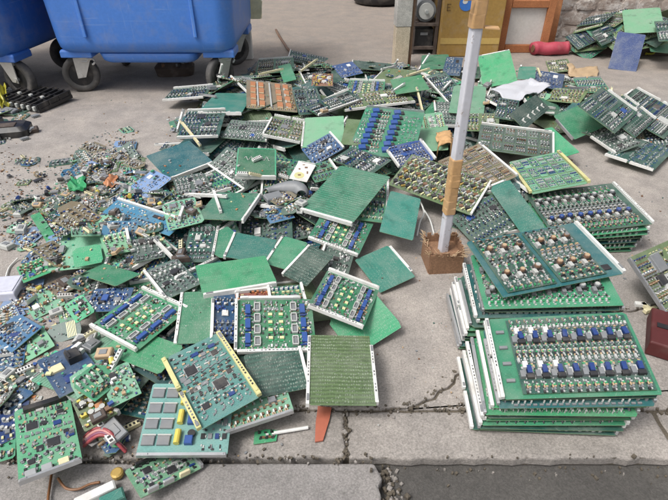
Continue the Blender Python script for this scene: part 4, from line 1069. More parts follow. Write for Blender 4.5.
('R','grey','3w',-0.511,1.27,0.102,0.654,-0.039,-0.047,0.11,0.185,'grey board with a blue part and thick white left strip',0),
('S','green','3w',-0.398,1.094,0.088,0.108,0.164,0.072,0.091,0.188,'plain green board with white left strip left of the relay cards',0),
('R','blue','3w1w',-0.317,1.099,0.09,0.141,0.172,0.207,0.067,0.181,'narrow bluish board between white strips left of the front relay card',0),
('S','bright','2w',-0.311,1.273,0.102,0.361,0.021,0.082,0.228,0.148,'bright green plain panel with thick white lower strip',0),
('R','red','0w',-0.234,1.176,0.093,0.353,0.067,0.147,0.12,0.068,'reddish populated board behind the front relay card',0),
('R','green','3w1w',-0.143,1.185,0.095,0.206,-0.032,0.054,0.098,0.109,'green board with white strips behind the front relay card',0),
('S','bright','',0.091,1.135,0.027,0.608,0.243,-0.186,0.178,0.15,'bright green bare board under the tilted relay card at front',0),
('D','dark','',-0.166,1.038,0.07,0.109,0.183,0.046,0.196,0.177,'dark board directly underneath the front relay card',0),
('D','dark','1w',-0.154,0.913,0.061,0.261,0.219,0.032,0.149,0.129,'dark dotted board with white right strip below the front relay card',0),
('R','pale','2s',-0.191,0.809,0.048,0.328,0.038,-0.08,0.171,0.076,'pale green board with silver lower edge at the front of the pile',0),
('B','green','2w0w3w',-0.165,1.063,0.097,0.117,0.211,0.108,0.217,0.176,'front relay card with two columns of blue relays and white frame',2),
('D','olive','1w3w',0.018,0.916,0.068,0.019,0.033,0.042,0.166,0.231,'olive ribbed bare board at the front next to the kerb',0),
('B','green','2w0w',0.032,1.189,0.088,-0.321,-0,0.21,0.176,0.18,'tilted relay card with blue relays resting on bright green board',2),
('S','bright','',-0.518,0.978,0.073,-0.391,0.024,0.03,0.191,0.106,'bright green bare board poking out under the left relay card',0),
('R','blue','',-0.689,1.196,0.074,-0.024,0.209,-0.078,0.129,0.09,'blue populated board behind the left relay card',0),
('B','green','2w0w',-0.561,1.096,0.092,-0.561,0.035,-0.042,0.2,0.184,'left relay card with two blue rows lying diagonally',2),
('X','pale','1s',-0.39,0.667,0.018,0.727,-0.067,0.242,0.143,0.09,'light green board at the very front edge beside the wires',0),
('Y','aqua','2s',-0.352,0.778,0.058,0.046,0.144,0.079,0.205,0.186,'teal board with a column of yellow capacitors at the front',0),
('X','turq','1y3y',-0.316,0.878,0.088,0.581,0.004,-0.09,0.148,0.262,'turquoise chip board between two yellow ejector rails',0),
('X','mid','2s',-0.682,0.74,0.045,0.546,-0.114,0.1,0.125,0.245,'large green computer board with chips at the front left corner',0),
('R','pale','',-0.886,1.072,0.006,0.737,0.01,-0.133,0.092,0.106,'pale green board left of the upright dark card',0),
('P','olive','',-0.591,0.808,0.057,0.66,0.188,-0.093,0.08,0.095,'power board with yellow and blue parts beside the green computer board',0),
('R','pale','',-0.542,0.865,0.079,0.58,0.038,-0.076,0.074,0.122,'pale populated scrap board right of the blue chip board',0),
('Uc','blue','',-0.709,0.938,0.053,0.75,-0.118,0.053,0.112,0.199,'blue chip board with white chip and black plug at left front',0),
('Mm','dark','',-0.817,1.12,0.013,0.403,0.475,-0.229,0.107,0.061,'upright dark green card with gold contacts at left front',0),
('R','pale','',-0.921,1.597,0.096,0.461,-0.123,0.227,0.094,0.232,'light green board with round black part in the left litter',0),
('S','mint','',-0.849,1.429,0.064,0.423,0.224,0.027,0.091,0.092,'mint green bare scrap board in the left litter',0),
('S','green','',-0.723,1.301,0.077,1.044,-0.14,0.156,0.095,0.183,'dark rimmed green board left of the thick white strip',0),
('S','bright','',-1.149,1.705,0.001,0.683,0.003,-0.024,0.038,0.264,'slim bright green scrap board in the left litter',0),
('R','bright','',-1.038,1.404,0.031,0.67,-0.025,-0.046,0.088,0.117,'vivid green torn board near the lilac box',0),
('R','pale','',-0.948,1.268,0.004,0.735,0.001,-0.084,0.1,0.133,'pale green populated board below the lilac box',0),
('R','mint','',-0.769,1.161,0.07,0.765,0.153,-0.185,0.061,0.09,'minty populated scrap behind the upright dark card',0),
('R','pale','',-0.768,1.493,0.081,0.499,0.133,0.046,0.097,0.119,'pale board piece below the long steel-blue board',0),
('R','grey','',-0.646,1.453,0.087,0.412,0.125,0.049,0.099,0.124,'greyish board piece below the long steel-blue board at right',0),
('R','dark','',-0.471,1.489,0.087,0.05,0.218,0.024,0.097,0.184,'dark board left of the narrow green board',0),
('R','pale','',-0.571,1.653,0.11,0.391,-0.095,-0.064,0.13,0.242,'pale board right of the long steel-blue board',0),
('R','bright','',-0.797,0.748,0.002,0.453,0.006,0.082,0.039,0.104,'green board scrap cut by the left picture edge',0),
('M','brown','1w',0.612,2.019,0.116,0.239,0.001,-0.332,0.206,0.341,'brownish gridded board right of the pole over the gold board',0),
('M','grey','1w0w',0.891,2.366,0.097,-0.297,0.172,0.019,0.351,0.23,'grey gridded board at the back right of the pole',0),
('R','dark','',0.589,1.691,0.053,0.476,0.211,-0.351,0.203,0.185,'dark green populated board behind the stacked cards',0),
('S','teal','0w',0.703,1.708,0.098,0.317,0.275,-0.322,0.089,0.267,'dark teal board wedged behind the coil board stack',0),
('G','olive','1w',0.436,1.89,0.114,-0.56,0.217,0.11,0.358,0.23,'board with rows of gold and black coils crossing the pole',0),
('M','pale','1y3y',0.895,1.956,0.131,-0.022,-0.07,-0.234,0.212,0.349,'pale green gridded board with yellow rails above the coil stack',0),
('R','olive','3s2s',1.105,1.302,0.068,0.512,0.571,0.067,0.278,0.244,'olive board with dark metal rails cut by the right picture edge',0),
('R','dark','',2.219,4.366,0.17,0.717,0.61,-0.095,0.399,0.147,'dark green board at the left of the heap against the wall',0),
('K','dark','1s',2.221,4.612,0.03,-0.006,0.116,-0.048,0.063,0.488,'narrow dark strip board on the ground by the wall heap',0),
('R','dark','',2.481,4.037,0.26,-0.336,0.176,-0.132,0.151,0.381,'dark board at the right end of the heap against the wall',0),
('S','pale','',2.471,4.395,0.25,-0.283,0.3,-0.138,0.275,0.38,'dull green bare board on top of the heap against the wall',0),
('S','blue','',2.23,4.049,0.1,-0.454,0.782,0.056,0.195,0.315,'blue board leaning upright against the heap by the wall',0),
('T','green','3s1w',0.928,1.698,0.003,0.044,0.001,-0.006,0.353,0.303,'sixth card below the top ones in the right rear coil stack',5),
('T','green','3s1s',0.931,1.694,0.02,0.059,0.004,-0.024,0.353,0.303,'fifth card below the top ones in the right rear coil stack',5),
('T','bluegreen','3w1s',0.947,1.7,0.038,0.039,0.006,-0.042,0.353,0.303,'fourth card below the top ones in the right rear coil stack',5),
('T','dark','3w1w',0.949,1.7,0.055,0.025,0.009,-0.061,0.353,0.303,'third card below the top ones in the right rear coil stack',5),
('T','bright','3w1s',0.957,1.691,0.073,0.022,0.012,-0.079,0.353,0.303,'second card below the top ones in the right rear coil stack',5),
('T','bright','3s1w',0.948,1.688,0.09,0.039,0.015,-0.098,0.353,0.303,'first card below the top ones in the right rear coil stack',5),
('T','dark','1w',0.96,1.695,0.108,0.039,0.017,-0.116,0.353,0.303,'top card of the right rear stack with blue coils in front row',1),
('T','green','3s1w',0.552,1.161,0.01,-0.029,0.003,-0.002,0.369,0.226,'tenth card below the top ones in the middle coil stack',5),
('T','bluegreen','3s1s',0.552,1.159,0.027,-0.007,0.012,-0.009,0.369,0.226,'ninth card below the top ones in the middle coil stack',5),
('T','green','3w1w',0.562,1.162,0.045,-0.023,0.022,-0.015,0.369,0.226,'eighth card below the top ones in the middle coil stack',5),
('T','dark','3s1s',0.56,1.155,0.062,-0.031,0.031,-0.022,0.369,0.226,'seventh card below the top ones in the middle coil stack',5),
('T','green','3w',0.562,1.152,0.08,-0.018,0.041,-0.029,0.369,0.226,'sixth card below the top ones in the middle coil stack',5),
('T','bright','3w1s',0.567,1.155,0.097,-0.033,0.05,-0.035,0.369,0.226,'fifth card below the top ones in the middle coil stack',5),
('T','dark','3s1s',0.572,1.152,0.115,-0.03,0.06,-0.042,0.369,0.226,'fourth card below the top ones in the middle coil stack',5),
('T','green','3w',0.591,1.156,0.133,-0.022,0.069,-0.049,0.369,0.226,'third card below the top ones in the middle coil stack',5),
('T','bluegreen','3w',0.585,1.154,0.15,-0.047,0.079,-0.055,0.369,0.226,'second card below the top ones in the middle coil stack',5),
('T','dark','3s1s',0.604,1.162,0.167,-0.045,0.088,-0.062,0.369,0.226,'first card below the top ones in the middle coil stack',5),
('T','bright','',0.601,1.159,0.185,-0.028,0.098,-0.069,0.369,0.226,'second card from top in the middle coil stack with bright green border',4),
('T','bluegreen','1w',0.608,1.213,0.222,0.228,0.09,-0.052,0.366,0.243,'top card of the middle coil stack carrying two separate coil modules',2),
('T','dark','3w1s',0.524,0.891,0.007,-0.051,0.005,-0.004,0.348,0.236,'ninth card below the top ones in the front coil stack',5),
('T','dark','3s1w',0.536,0.887,0.025,-0.031,0.024,-0.019,0.348,0.236,'eighth card below the top ones in the front coil stack',5),
('T','bright','3w1w',0.537,0.889,0.042,-0.023,0.042,-0.034,0.348,0.236,'seventh card below the top ones in the front coil stack',5),
('T','bright','3w1w',0.546,0.892,0.06,-0.026,0.06,-0.048,0.348,0.236,'sixth card below the top ones in the front coil stack',5),
('T','dark','3w1w',0.539,0.887,0.077,-0.039,0.078,-0.063,0.348,0.236,'fifth card below the top ones in the front coil stack',5),
('T','bright','3s1s',0.545,0.881,0.095,-0.066,0.096,-0.078,0.348,0.236,'fourth card below the top ones in the front coil stack',5),
('T','bright','3w',0.562,0.892,0.113,-0.054,0.114,-0.092,0.348,0.236,'third card below the top ones in the front coil stack',5),
('T','bluegreen','3s1s',0.571,0.881,0.13,-0.048,0.132,-0.107,0.348,0.236,'second card below the top ones in the front coil stack',5),
('T','dark','3w1s',0.577,0.892,0.148,-0.057,0.15,-0.122,0.348,0.236,'first card below the top ones in the front coil stack',5),
('T','green','3w',0.577,0.885,0.165,-0.045,0.169,-0.136,0.348,0.236,'top card of the front coil stack with three white blocks per row',3),
]
# height field of everything already lying there, used to rest loose litter on it
R0, GX0, GY0, NX, NY = .008, -4.0, .2, 1000, 750
HF = np.zeros((NX, NY)); KEEP = np.zeros((NX, NY), bool)   # KEEP: where a clearly visible board lies uppermost
def raster(mat, w, d, top, keep=False):
    n, m_ = max(int(w / R0 * 1.4), 3), max(int(d / R0 * 1.4), 3)
    gx, gy = np.meshgrid(np.linspace(-.5, .5, n) * w, np.linspace(-.5, .5, m_) * d, indexing='ij')
    A = np.array(mat); P = np.stack([gx.ravel(), gy.ravel(), np.full(gx.size, top), np.ones(gx.size)], -1) @ A.T
    i = ((P[:, 0] - GX0) / R0).astype(int); j = ((P[:, 1] - GY0) / R0).astype(int)
    ok = (i >= 0) & (j >= 0) & (i < NX) & (j < NY)
    np.maximum.at(HF, (i[ok], j[ok]), P[ok, 2]); KEEP[i[ok], j[ok]] = keep
def kept(x, y): return bool(KEEP[min(max(int((x - GX0) / R0), 0), NX - 1), min(max(int((y - GY0) / R0), 0), NY - 1)])
def height(x, y, rad=.0):
    k = int(rad / R0); i = int((x - GX0) / R0); j = int((y - GY0) / R0)
    if i < 0 or j < 0 or i >= NX or j >= NY: return 0.0
    a = HF[max(0, i-k):i+k+1, max(0, j-k):j+k+1]
    return float(np.percentile(a, 75)) if a.size else 0.0

for idx, (typ, tint, bars, x, y, z, yaw, tx, ty, w, d, label, n) in enumerate(TABLE):
    root = make_board(typ, tint, bars, w, d, n, 1000 + idx)
    M = Matrix.Translation((x, y, z + .001)) @ Matrix.Rotation(yaw, 4, 'Z') @ Matrix.Rotation(tx, 4, 'X') @ Matrix.Rotation(ty, 4, 'Y')
    root.matrix_world = M
    look = {'R': 'populated', 'K': 'blackish populated', 'S': 'bare', 'D': 'dotted bare', 'B': 'relay'}.get(typ, '')
    hue = {'green': 'green', 'dark': 'dark green', 'olive': 'olive', 'grey': 'grey-green', 'pale': 'pale green', 'bluegreen': 'blue-green', 'bright': 'bright green'}.get(tint, tint)
    if label == 'wall': tag(root, '%s %s board in the %s of the heap against the wall' % (hue, look, 'left part' if x < 2.45 else 'right part' if x > 2.75 else 'middle'), 'circuit board', 'boards buried in the wall heap')
    elif not label:
        wh = 'in the back rows' if y > 2.6 else 'in the middle rows' if y > 1.7 else 'in the front rows'
        tag(root, '%s %s board %sburied %s of the pile' % (hue, look, 'with white strip ' if bars else '', wh), 'circuit board', 'boards buried in the big pile')
    else: tag(root, label, 'circuit board', 'cards in the coil stacks' if 'stack' in label and typ == 'T' else 'circuit boards of the scrap pile')
    raster(M, w, d, (.014 if typ in SOLDER else .008), bool(label))

# ------------------------------------------------------------------ particular loose things
def rest(o, x, y, dz=0.0, rad=.01):
    o.location = (x, y, height(x, y, rad) + dz); return o
# scrap sack under the wall heap
b = Bag(); r = random.Random(2); n, k = 36, 10; vs = []; fs = []
for j in range(k + 1):
    ph = j / k * math.pi / 2
    for i in range(n):
        th = 2*math.pi*i/n; q = 1 + .06 * math.sin(5*th + j) + r.uniform(-.03, .03)
        vs.append((.58 * math.cos(ph) * math.cos(th) * q, .27 * math.cos(ph) * math.sin(th) * q, .215 * math.sin(ph) * q))
for j in range(k):
    for i in range(n): fs.append([j*n+i, j*n+(i+1) % n, (j+1)*n+(i+1) % n, (j+1)*n+i])
b.add(vs, fs, 'rust_dark'); o = b.build('scrap_sack', None, True); o.location = (2.58, 4.60, 0)
tag(o, 'dark brown sack of scrap underneath the heap against the wall', 'sack')

# white card with yellow badge
p = at(303, 182, .08); cd = empty('printed_card'); b = Bag(); b.box(0, 0, 0, .0035, .080, .125, 'white_plastic', inset=.0008, bottom=True); bevel(b.build('card', cd), .002)
b = Bag(); b.cyl(-.005, -.030, .0037, .0042, .022, 'yellow_plastic', 9); b.build('yellow_badge', cd)
for (x, y, w, d) in ((.006, .030, .012, .010), (-.018, .012, .008, .008), (.022, -.002, .006, .016), (-.01, .045, .01, .004), (-.005, -.028, .012, .010)):
    b = Bag(); b.box(x, y, .0037, .0047, w, d, 'brown_part', .3); b.build('print_mark', cd)
cd.location = (p.x, p.y, height(p.x, p.y, .05) + .006); cd.rotation_euler = (math.radians(10), math.radians(4), -.28)
tag(cd, 'white card with a yellow badge lying on the pile', 'card')

# crumpled white plastic sheet behind the hooked board
def cloth(name, pts, z, mat, amp, label, cat, seed, thick=.004, onpile=True):
    """crumpled sheet: grid warped into the outline pts (4 corners) with folds, resting on the pile"""
    r = random.Random(seed); n = 26; vs = []; fs = []
    cz = [(r.uniform(0, 6.28), r.uniform(4, 22), r.uniform(0, 6)) for _ in range(7)]
    A, B_, C_, D_ = [Vector((q.x, q.y)) for q in pts]
    ph = [r.uniform(0, 6) for _ in range(6)]
    for i in range(n + 1):
        for j in range(n + 1):
            u, v = i / n, j / n; q = A.lerp(B_, u).lerp(D_.lerp(C_, u), v)
            f = amp * (math.sin(7*u + ph[0] + 3*v) * .6 + math.sin(11*v + ph[1] - 5*u) * .4 + math.sin(19*u*v + ph[2]) * .3) + amp * r.uniform(-.15, .15)
            f = f * .5 + amp * sum((1 - 2 * abs(((math.cos(a_) * u + math.sin(a_) * v) * w_ / 6.28 + p_) % 1 - .5) * 2) * (.9 / (1 + i_ * .5)) for i_, (a_, w_, p_) in enumerate(cz)) * .8
            f = max(f, -amp)
            q = q + Vector((math.sin(9*v + ph[3]), math.sin(8*u + ph[4]))) * .006
            vs.append((q.x, q.y, (max(z, height(q.x, q.y, .02)) if onpile else z) + .012 + amp + f))
    m_ = n + 1
    fs = [[i*m_+j, (i+1)*m_+j, (i+1)*m_+j+1, i*m_+j+1] for i in range(n) for j in range(n)]
    b = Bag(); b.add(vs, fs, mat); o = b.build(name, None, amp < .01)
    s = o.modifiers.new('thickness', 'SOLIDIFY'); s.thickness = thick; s.offset = 0
    return tag(o, label, cat)
simple('white_sheet', (.52, .53, .57), .5, dust=.12, var=.04)
cloth('plastic_sheet', [at(490, 91, .09), at(528, 80, .09), at(550, 88, .09), at(516, 104, .09)], .075, 'white_sheet', .009, 'crumpled white plastic sheet lying behind the hooked board', 'plastic sheet', 4)
cloth('cardboard_scrap', [at(566, 69, .02), at(598, 66, .02), at(599, 77, .02), at(570, 78, .02)], .0, 'tan_part', .006, 'flat beige cardboard scrap at the back right of the pile', 'cardboard', 5)
cloth('cardboard_scrap', [at(434, 142, .07), at(462, 142, .07), at(462, 158, .07), at(436, 160, .07)], .02, 'masking_tape', .008, 'orange-brown cardboard scrap just behind the taped pole', 'cardboard', 6)
simple('lilac_plastic', (.56, .57, .66), .45, dust=.15)
simple('yellow_bag', (.52, .48, .06), .4, dust=.15)
p = at(648, 58); cloth('plastic_bag', [at(640, 46), at(668, 44), at(672, 58), at(644, 57)], .0, 'yellow_bag', .03, 'yellow-green plastic bag on the ground beside the blue leaning board', 'plastic bag', 8, onpile=False)
cloth('plastic_bag', [at(68, 182), at(86, 181), at(88, 194), at(70, 195)], .0, 'green_part', .012, 'crumpled bright green plastic in the left litter', 'plastic bag', 9, onpile=False)
cloth('plastic_bag', [at(104, 180), at(118, 179), at(118, 190), at(107, 191)], .0, 'copper_part', .008, 'orange-red crumpled wrapper in the left litter', 'plastic bag', 10, onpile=False)
cloth('plastic_bag', [at(-4, 98), at(9, 97), at(11, 112), at(-4, 114)], .02, 'yellow_bag', .03, 'lime yellow plastic bag by the black rack at the left edge', 'plastic bag', 12, onpile=False)

# lilac box at the left edge
p = at(5, 300); lb = empty('plastic_box', (p.x, p.y, 0), .12); b = Bag(); b.box(0, .04, 0, .035, .085, .10, 'lilac_plastic', inset=.004, bottom=True); bevel(b.build('box_body', lb), .004, 3)
b = Bag(); b.box(0, .04, .035, .038, .07, .08, 'lilac_plastic', inset=.001); b.build('box_lid', lb)
tag(lb, 'pale lilac plastic box at the left picture edge', 'box')

# black slotted rack and dark casing at the far left
p = at(37, 103); rk = empty('slotted_tray', (p.x, p.y, .02), math.radians(-24)); tag(rk, 'black slotted plastic tray with pale pegs near the left bin', 'tray')
b = Bag()
b.box(0, 0, 0, .02, .36, .26, 'black_plastic', bottom=True)
for i in range(8): b.box(-.17 + .0486 * i, 0, .02, .05, .012, .26, 'black_plastic')
for j in range(4): b.box(0, -.12 + .08 * j, .02, .045, .36, .012, 'black_plastic')
b.build('tray_body', rk)
for i in range(7):
    q = Bag(); q.box(-.15 + .05 * i, -.135, .015, .04, .018, .014, 'light_part', inset=.002, bottom=True); q.build('peg', rk)
    if i % 2: q = Bag(); q.box(-.15 + .05 * i, -.02, .045, .056, .022, .018, 'light_part', inset=.002); q.build('peg', rk)
rk.rotation_euler = (math.radians(4), 0, math.radians(-24)); rk.location.z = .01
p = at(8, 134); cs = empty('dark_casing', (p.x, p.y, 0), .25); tag(cs, 'black plastic casing at the left picture edge', 'casing')
b = Bag(); loft(b, [rring(.24, .16, .03, 0), rring(.24, .16, .03, .035), rring(.20, .11, .03, .055)], 'black_plastic'); b.build('casing_shell', cs)
b = Bag(); b.box(0, -.02, .0555, .06, .12, .06, 'rust_dark', inset=.002); b.build('casing_panel', cs)
b = Bag(); b.box(-.10, .10, .01, .06, .12, .05, 'black_plastic', inset=.004, bottom=True); b.build('casing_socket', cs)
p = at(176, 74); ds = empty('dark_bundle', (p.x, p.y, 0), .1); tag(ds, 'dark scrap bundle lying under the large blue bin', 'scrap')
b = Bag(); loft(b, [rring(.26, .16, .06, 0), rring(.28, .18, .06, .06), rring(.16, .09, .04, .12)], 'rust_dark'); b.build('bundle_core', ds)
b = Bag(); r = random.Random(12)
for k in range(26): b.box(r.uniform(-.12, .12), r.uniform(-.08, .05), .05, .085 + .04 * r.random(), .02, .02, r.choice(['chip_black', 'brown_part', 'grey_part']), r.random())
b.build('bundle_bits', ds)['kind'] = 'stuff'

# grey moulded shell with cables
p = at(283, 221); sh = empty('moulded_shell', (p.x, p.y, height(p.x, p.y, .05) + .004), .1); tag(sh, 'grey moulded plastic shell lying right of the glossy green board', 'plastic shell')
b = Bag(); vs = []; fs = []; n, k = 18, 8
for i in range(n + 1):
    a_ = -.2 + 2.6 * i / n
    for j in range(k + 1):
        q = math.pi * j / k; rr = .030 + .012 * math.sin(a_ * 2)
        vs.append(((.075 + rr * math.cos(q) * .8) * math.cos(a_) * 1.1 - .0, (.05 + rr * math.cos(q) * .8) * math.sin(a_), .004 + rr * math.sin(q)))
fs = [[i*(k+1)+j, (i+1)*(k+1)+j, (i+1)*(k+1)+j+1, i*(k+1)+j+1] for i in range(n) for j in range(k)]
b.add(vs, fs, 'grey_part'); o = b.build('shell', sh, True); s = o.modifiers.new('t', 'SOLIDIFY'); s.thickness = .003
b = Bag(); b.box(-.03, -.015, 0, .018, .07, .05, 'grey_part', .4, inset=.004, bottom=True); b.build('shell_foot', sh)
def cable(pts, rad, mat, label, name='cable'):
    P = [Vector(q) for q in pts]; out = []
    for i in range(len(P) - 1):
        p0, p1, p2, p3 = P[max(i-1, 0)], P[i], P[i+1], P[min(i+2, len(P)-1)]
        for s_ in range(6):
            t = s_ / 6; out.append(.5 * ((2*p1) + (-p0 + p2)*t + (2*p0 - 5*p1 + 4*p2 - p3)*t*t + (-p0 + 3*p1 - 3*p2 + p3)*t**3))
    out.append(P[-1]); b = Bag()
    out = [(q.x, q.y, max(q.z, rad)) for q in out]
    b.tube(out, rad, mat, 7); return tag(b.build(name, None, True), label, 'cable')
simple('wire_red', (.33, .06, .07), .45, dust=.2); simple('wire_plum', (.22, .07, .13), .45, dust=.2); simple('wire_pink', (.50, .24, .22), .45, dust=.2); simple('wire_brown', (.20, .085, .03), .5, dust=.2)
for i, (mt, nm) in enumerate((('wire_red', 'dark red'), ('wire_plum', 'plum coloured'), ('wire_pink', 'pinkish'), ('wire_red', 'thin red'))):
    o_ = i * 3
    cable([at(84, 446 - o_, .01), at(92, 439 - o_, .04), at(100, 435 - o_ * .8, .05), at(110, 437 - o_ * .6, .045 + .004 * i), at(119, 445 - o_ * .3, .03), at(126, 452 - i, .012)], .0042 if i < 3 else .003, mt, nm + ' wire of the bundle beside the green computer board')
cable([at(52, 470, .006), at(50, 484, .004), at(48, 500, .004), at(50, 512, .004)], .003, 'wire_brown', 'thin brown wire running off the front of the green computer board')
cable([at(58, 478, .01), at(66, 488, .006), at(78, 489, .005), at(90, 484, .005), at(100, 482, .006)], .003, 'wire_brown', 'curved brown wire on the ground at the front left')
for i in range(5):
    u, v = 262 + 9 * i, 232 - 2 * i
    cable([at(u - 10, v + 4, .012), at(u, v - 2, .035), at(u + 12, v, .03), at(u + 20, v + 6 - i, .012)], .005, 'grey_part', ['short', 'second', 'third', 'fourth', 'fifth'][i] + ' grey cable from left in the bundle below the grey shell')
cable([at(418, 196, .06), at(424, 212, .035), at(420, 222, .03), at(417, 236, .005)], .0035, 'white_plastic', 'left white cord hanging beside the pole base')
cable([at(424, 210, .04), at(430, 220, .02), at(434, 234, .005)], .0035, 'white_plastic', 'right white cord hanging beside the pole base')
cable([at(3, 290, .01), at(8, 270, .006), at(14, 262, .006), at(18, 258, .01)], .003, 'white_plastic', 'thin white cord on the ground behind the lilac box')

# front loose bits
p = at(322, 425); b = Bag(); hw = .018; L_ = .105
b.prism([(-hw * .55, -L_/2), (hw * .5, -L_/2 + .006), (hw * .95, L_/6), (hw, L_/2), (-hw, L_/2), (-hw * .9, 0)], 0, .004, 'tag_orange' if 'tag_orange' in MATS else 'copper_part')
simple('tag_orange', (.42, .13, .08), .5, dust=.15); b.names = ['tag_orange']
o = b.build('orange_tag'); o.location = (p.x, p.y, .0015); o.rotation_euler = (0, 0, -.12); tag(o, 'orange-red plastic tag lying on the kerb', 'tag')
p = at(266, 437); sc = empty('wired_scrap', (p.x, p.y, 0), .1); tag(sc, 'small green board scrap with white stick on the kerb', 'circuit scrap')
b = Bag(); b.prism([(-.03, -.02), (.025, -.016), (.03, .014), (.0, .02), (-.028, .015)], .002, .004, 'pcb_edge', top='pcb_bright'); channels(b, random.Random(1), -.024, .022, -.014, .013, .004, PALETTES['mixed'], hmax=.008); b.build('scrap_board', sc)
b = Bag(); b.bar((.02, .004, .008), (.105, .013, .006), .0045, 'white_plastic', 8); b.build('white_stick', sc)
p = at(97, 497); cn = empty('cable_plug', (p.x, p.y, 0), .55); tag(cn, 'white and teal plug on the ground at the front left', 'plug')
b = Bag(); b.box(0, .0, 0, .018, .085, .022, 'white_plastic', inset=.003, bottom=True); b.build('plug_body', cn); b = Bag(); b.box(.03, -.03, 0, .020, .05, .028, 'pcb_teal', inset=.003, bottom=True); b.build('teal_plug', cn)
p = at(118, 475); rg = Bag(); rg.cyl(0, 0, 0, .012, .014, 'gold_coil', 14, inset=.003); o = rg.build('brass_ring'); o.location = (p.x, p.y, 0.002); tag(o, 'small brass ring beside the front light green board', 'ring')
# thick white connector in front of the grey board, round black part
p = at(150, 283, .05)
# right edge bits
simple('dark_red_plate', (.09, .016, .016), .6, dust=.15)
p = at(664, 345); dr = empty('dark_red_box', (p.x + .04, p.y, 0), -.5); tag(dr, 'dark red plastic case cut by the right picture edge', 'case')
b = Bag(); b.box(0, 0, 0, .05, .17, .17, 'dark_red_plate', inset=.004, bottom=True); bevel(b.build('case_body', dr), .004); b = Bag(); b.box(0, 0, .0505, .053, .14, .02, 'black_plastic'); b.build('case_slot', dr)
p = at(650, 312); yb = Bag(); yb.box(0, 0, 0, .012, .014, .075, 'cream_plastic', .35, inset=.002, bottom=True); yb.box(.0, .002, 0.001, .014, .05, .013, 'cream_plastic', .35, inset=.002, bottom=True); o = yb.build('yellow_bracket'); o.location = (p.x, p.y, .001); tag(o, 'small yellow cross-shaped bracket between the stack and right edge', 'bracket')
p = at(640, 306); yb = Bag(); yb.box(0, 0, 0, .012, .035, .016, 'white_plastic', -.2, inset=.002, bottom=True); yb.box(.022, -.004, .002, .009, .012, .008, 'solder_metal', -.2, bottom=True); o = yb.build('white_connector'); o.location = (p.x, p.y, .001); tag(o, 'small white connector next to the yellow bracket', 'connector')

# ------------------------------------------------------------------ loose litter: prototypes, then copies dropped on the height field
r = random.Random(77)
def scrap_mesh(seed, tint, pal, s):
    q = random.Random(seed); asp = q.uniform(.45, .95); X, Y = s, s * asp; c1, c2 = q.uniform(.15, .8), q.uniform(.15, .8)
    pts = [(-X, -Y), (X * q.uniform(.3, 1), -Y), (X, -Y * c1)] + [(X * q.uniform(.8, 1), Y * q.uniform(-.2, .3))] * (q.random() < .5) + [(X, Y * c2), (X * q.uniform(.1, .7), Y), (-X * q.uniform(.6, 1), Y), (-X, Y * q.uniform(.2, .8))]
    b = Bag(); b.prism(pts, 0, .0018, 'pcb_edge', top='pcb_' + tint)
    channels(b, q, -.92*s, .62*s, -.9*s*asp, .8*s*asp, .0018, pal, cell=.015, hmax=.008, fill=.75)
    if q.random() < .6: b.box(q.uniform(-.3, .3)*s, q.uniform(-.2, .2)*s, .0018, .008, s*.4, s*.3, q.choice(['chip_black', 'light_part', 'white_plastic', 'grey_part']), q.random())
    return b.mesh('board_scrap')
FAM = []
gl = {'pale': 'small pale green board scrap in the loose litter', 'bright': 'small bright green board scrap in the loose litter', 'dark': 'small dark board scrap in the loose litter', 'blue': 'small blue board scrap in the loose litter', 'grey': 'small greyish board scrap in the loose litter', 'mint': 'small mint coloured board scrap in the loose litter', 'olive': 'small olive board scrap in the loose litter', 'brown': 'small brown board scrap in the loose litter', 'blue2': 'small steel-blue board scrap in the loose litter', 'paleblue': 'small pale blue board scrap in the loose litter'}
for tint, wt in (('pale', 5), ('bright', 2), ('dark', 6), ('blue', 3), ('grey', 8), ('mint', 1), ('olive', 4), ('brown', 4), ('blue2', 4), ('paleblue', 3)):
    pal = PALETTES['mixed'] + ['white_plastic', 'light_part']
    ms = [scrap_mesh(k * 31 + hash_ , tint, pal, .024 + .012 * k) for k in range(4) for hash_ in [len(tint) * 7 + ord(tint[0])]]
    FAM.append(('board_scrap', ms, gl[tint], 'circuit scrap', wt))
def m_chip(s, mat):
    b = Bag(); b.box(0, 0, .002, .007, s, s * .6, mat, inset=.001, bottom=True)
    for i in range(5): b.box((-.4 + .2*i) * s, 0, 0, .003, s*.06, s*.75, 'solder_metal')
    return b.mesh('loose_chip')
FAM.append(('loose_chip', [m_chip(.02, 'chip_black'), m_chip(.03, 'chip_black'), m_chip(.026, 'grey_part')], 'loose chip lying in the litter', 'chip', 4))
def m_conn(s, mat):
    b = Bag(); b.box(0, 0, 0, .009, s, .011, mat, inset=.0015, bottom=True)
    for i in range(6): b.box((-.42 + .17*i) * s, 0, .009, .0095, s*.09, .006, 'chip_black')
    return b.mesh('loose_connector')
FAM.append(('loose_connector', [m_conn(.035, 'white_plastic'), m_conn(.055, 'white_plastic'), m_conn(.045, 'cream_plastic')], 'loose white connector lying in the litter', 'connector', 7))
def m_cap(mat, h):
    b = Bag(); b.bar((-h/2, 0, .007), (h/2, 0, .007), .007, mat, 10); b.bar((h/2, 0, .007), (h/2 + .003, 0, .007), .006, 'solder_metal', 10); return b.mesh('loose_capacitor')
FAM.append(('loose_capacitor', [m_cap('dark_blue', .02), m_cap('chip_black', .026), m_cap('yellow_part', .016)], 'loose capacitor lying in the litter', 'capacitor', 3))
def m_br(s):
    b = Bag(); b.box(0, 0, 0, .0015, s, s*.5, 'solder_metal', bottom=True); b.box(0, s*.25, 0, .014, s, .0015, 'solder_metal', bottom=True); b.box(0, -.1*s, .0015, .003, s*.3, s*.15, 'chip_black'); return b.mesh('metal_bracket')
FAM.append(('metal_bracket', [m_br(.04), m_br(.06)], 'bent metal bracket lying in the litter', 'bracket', 3))
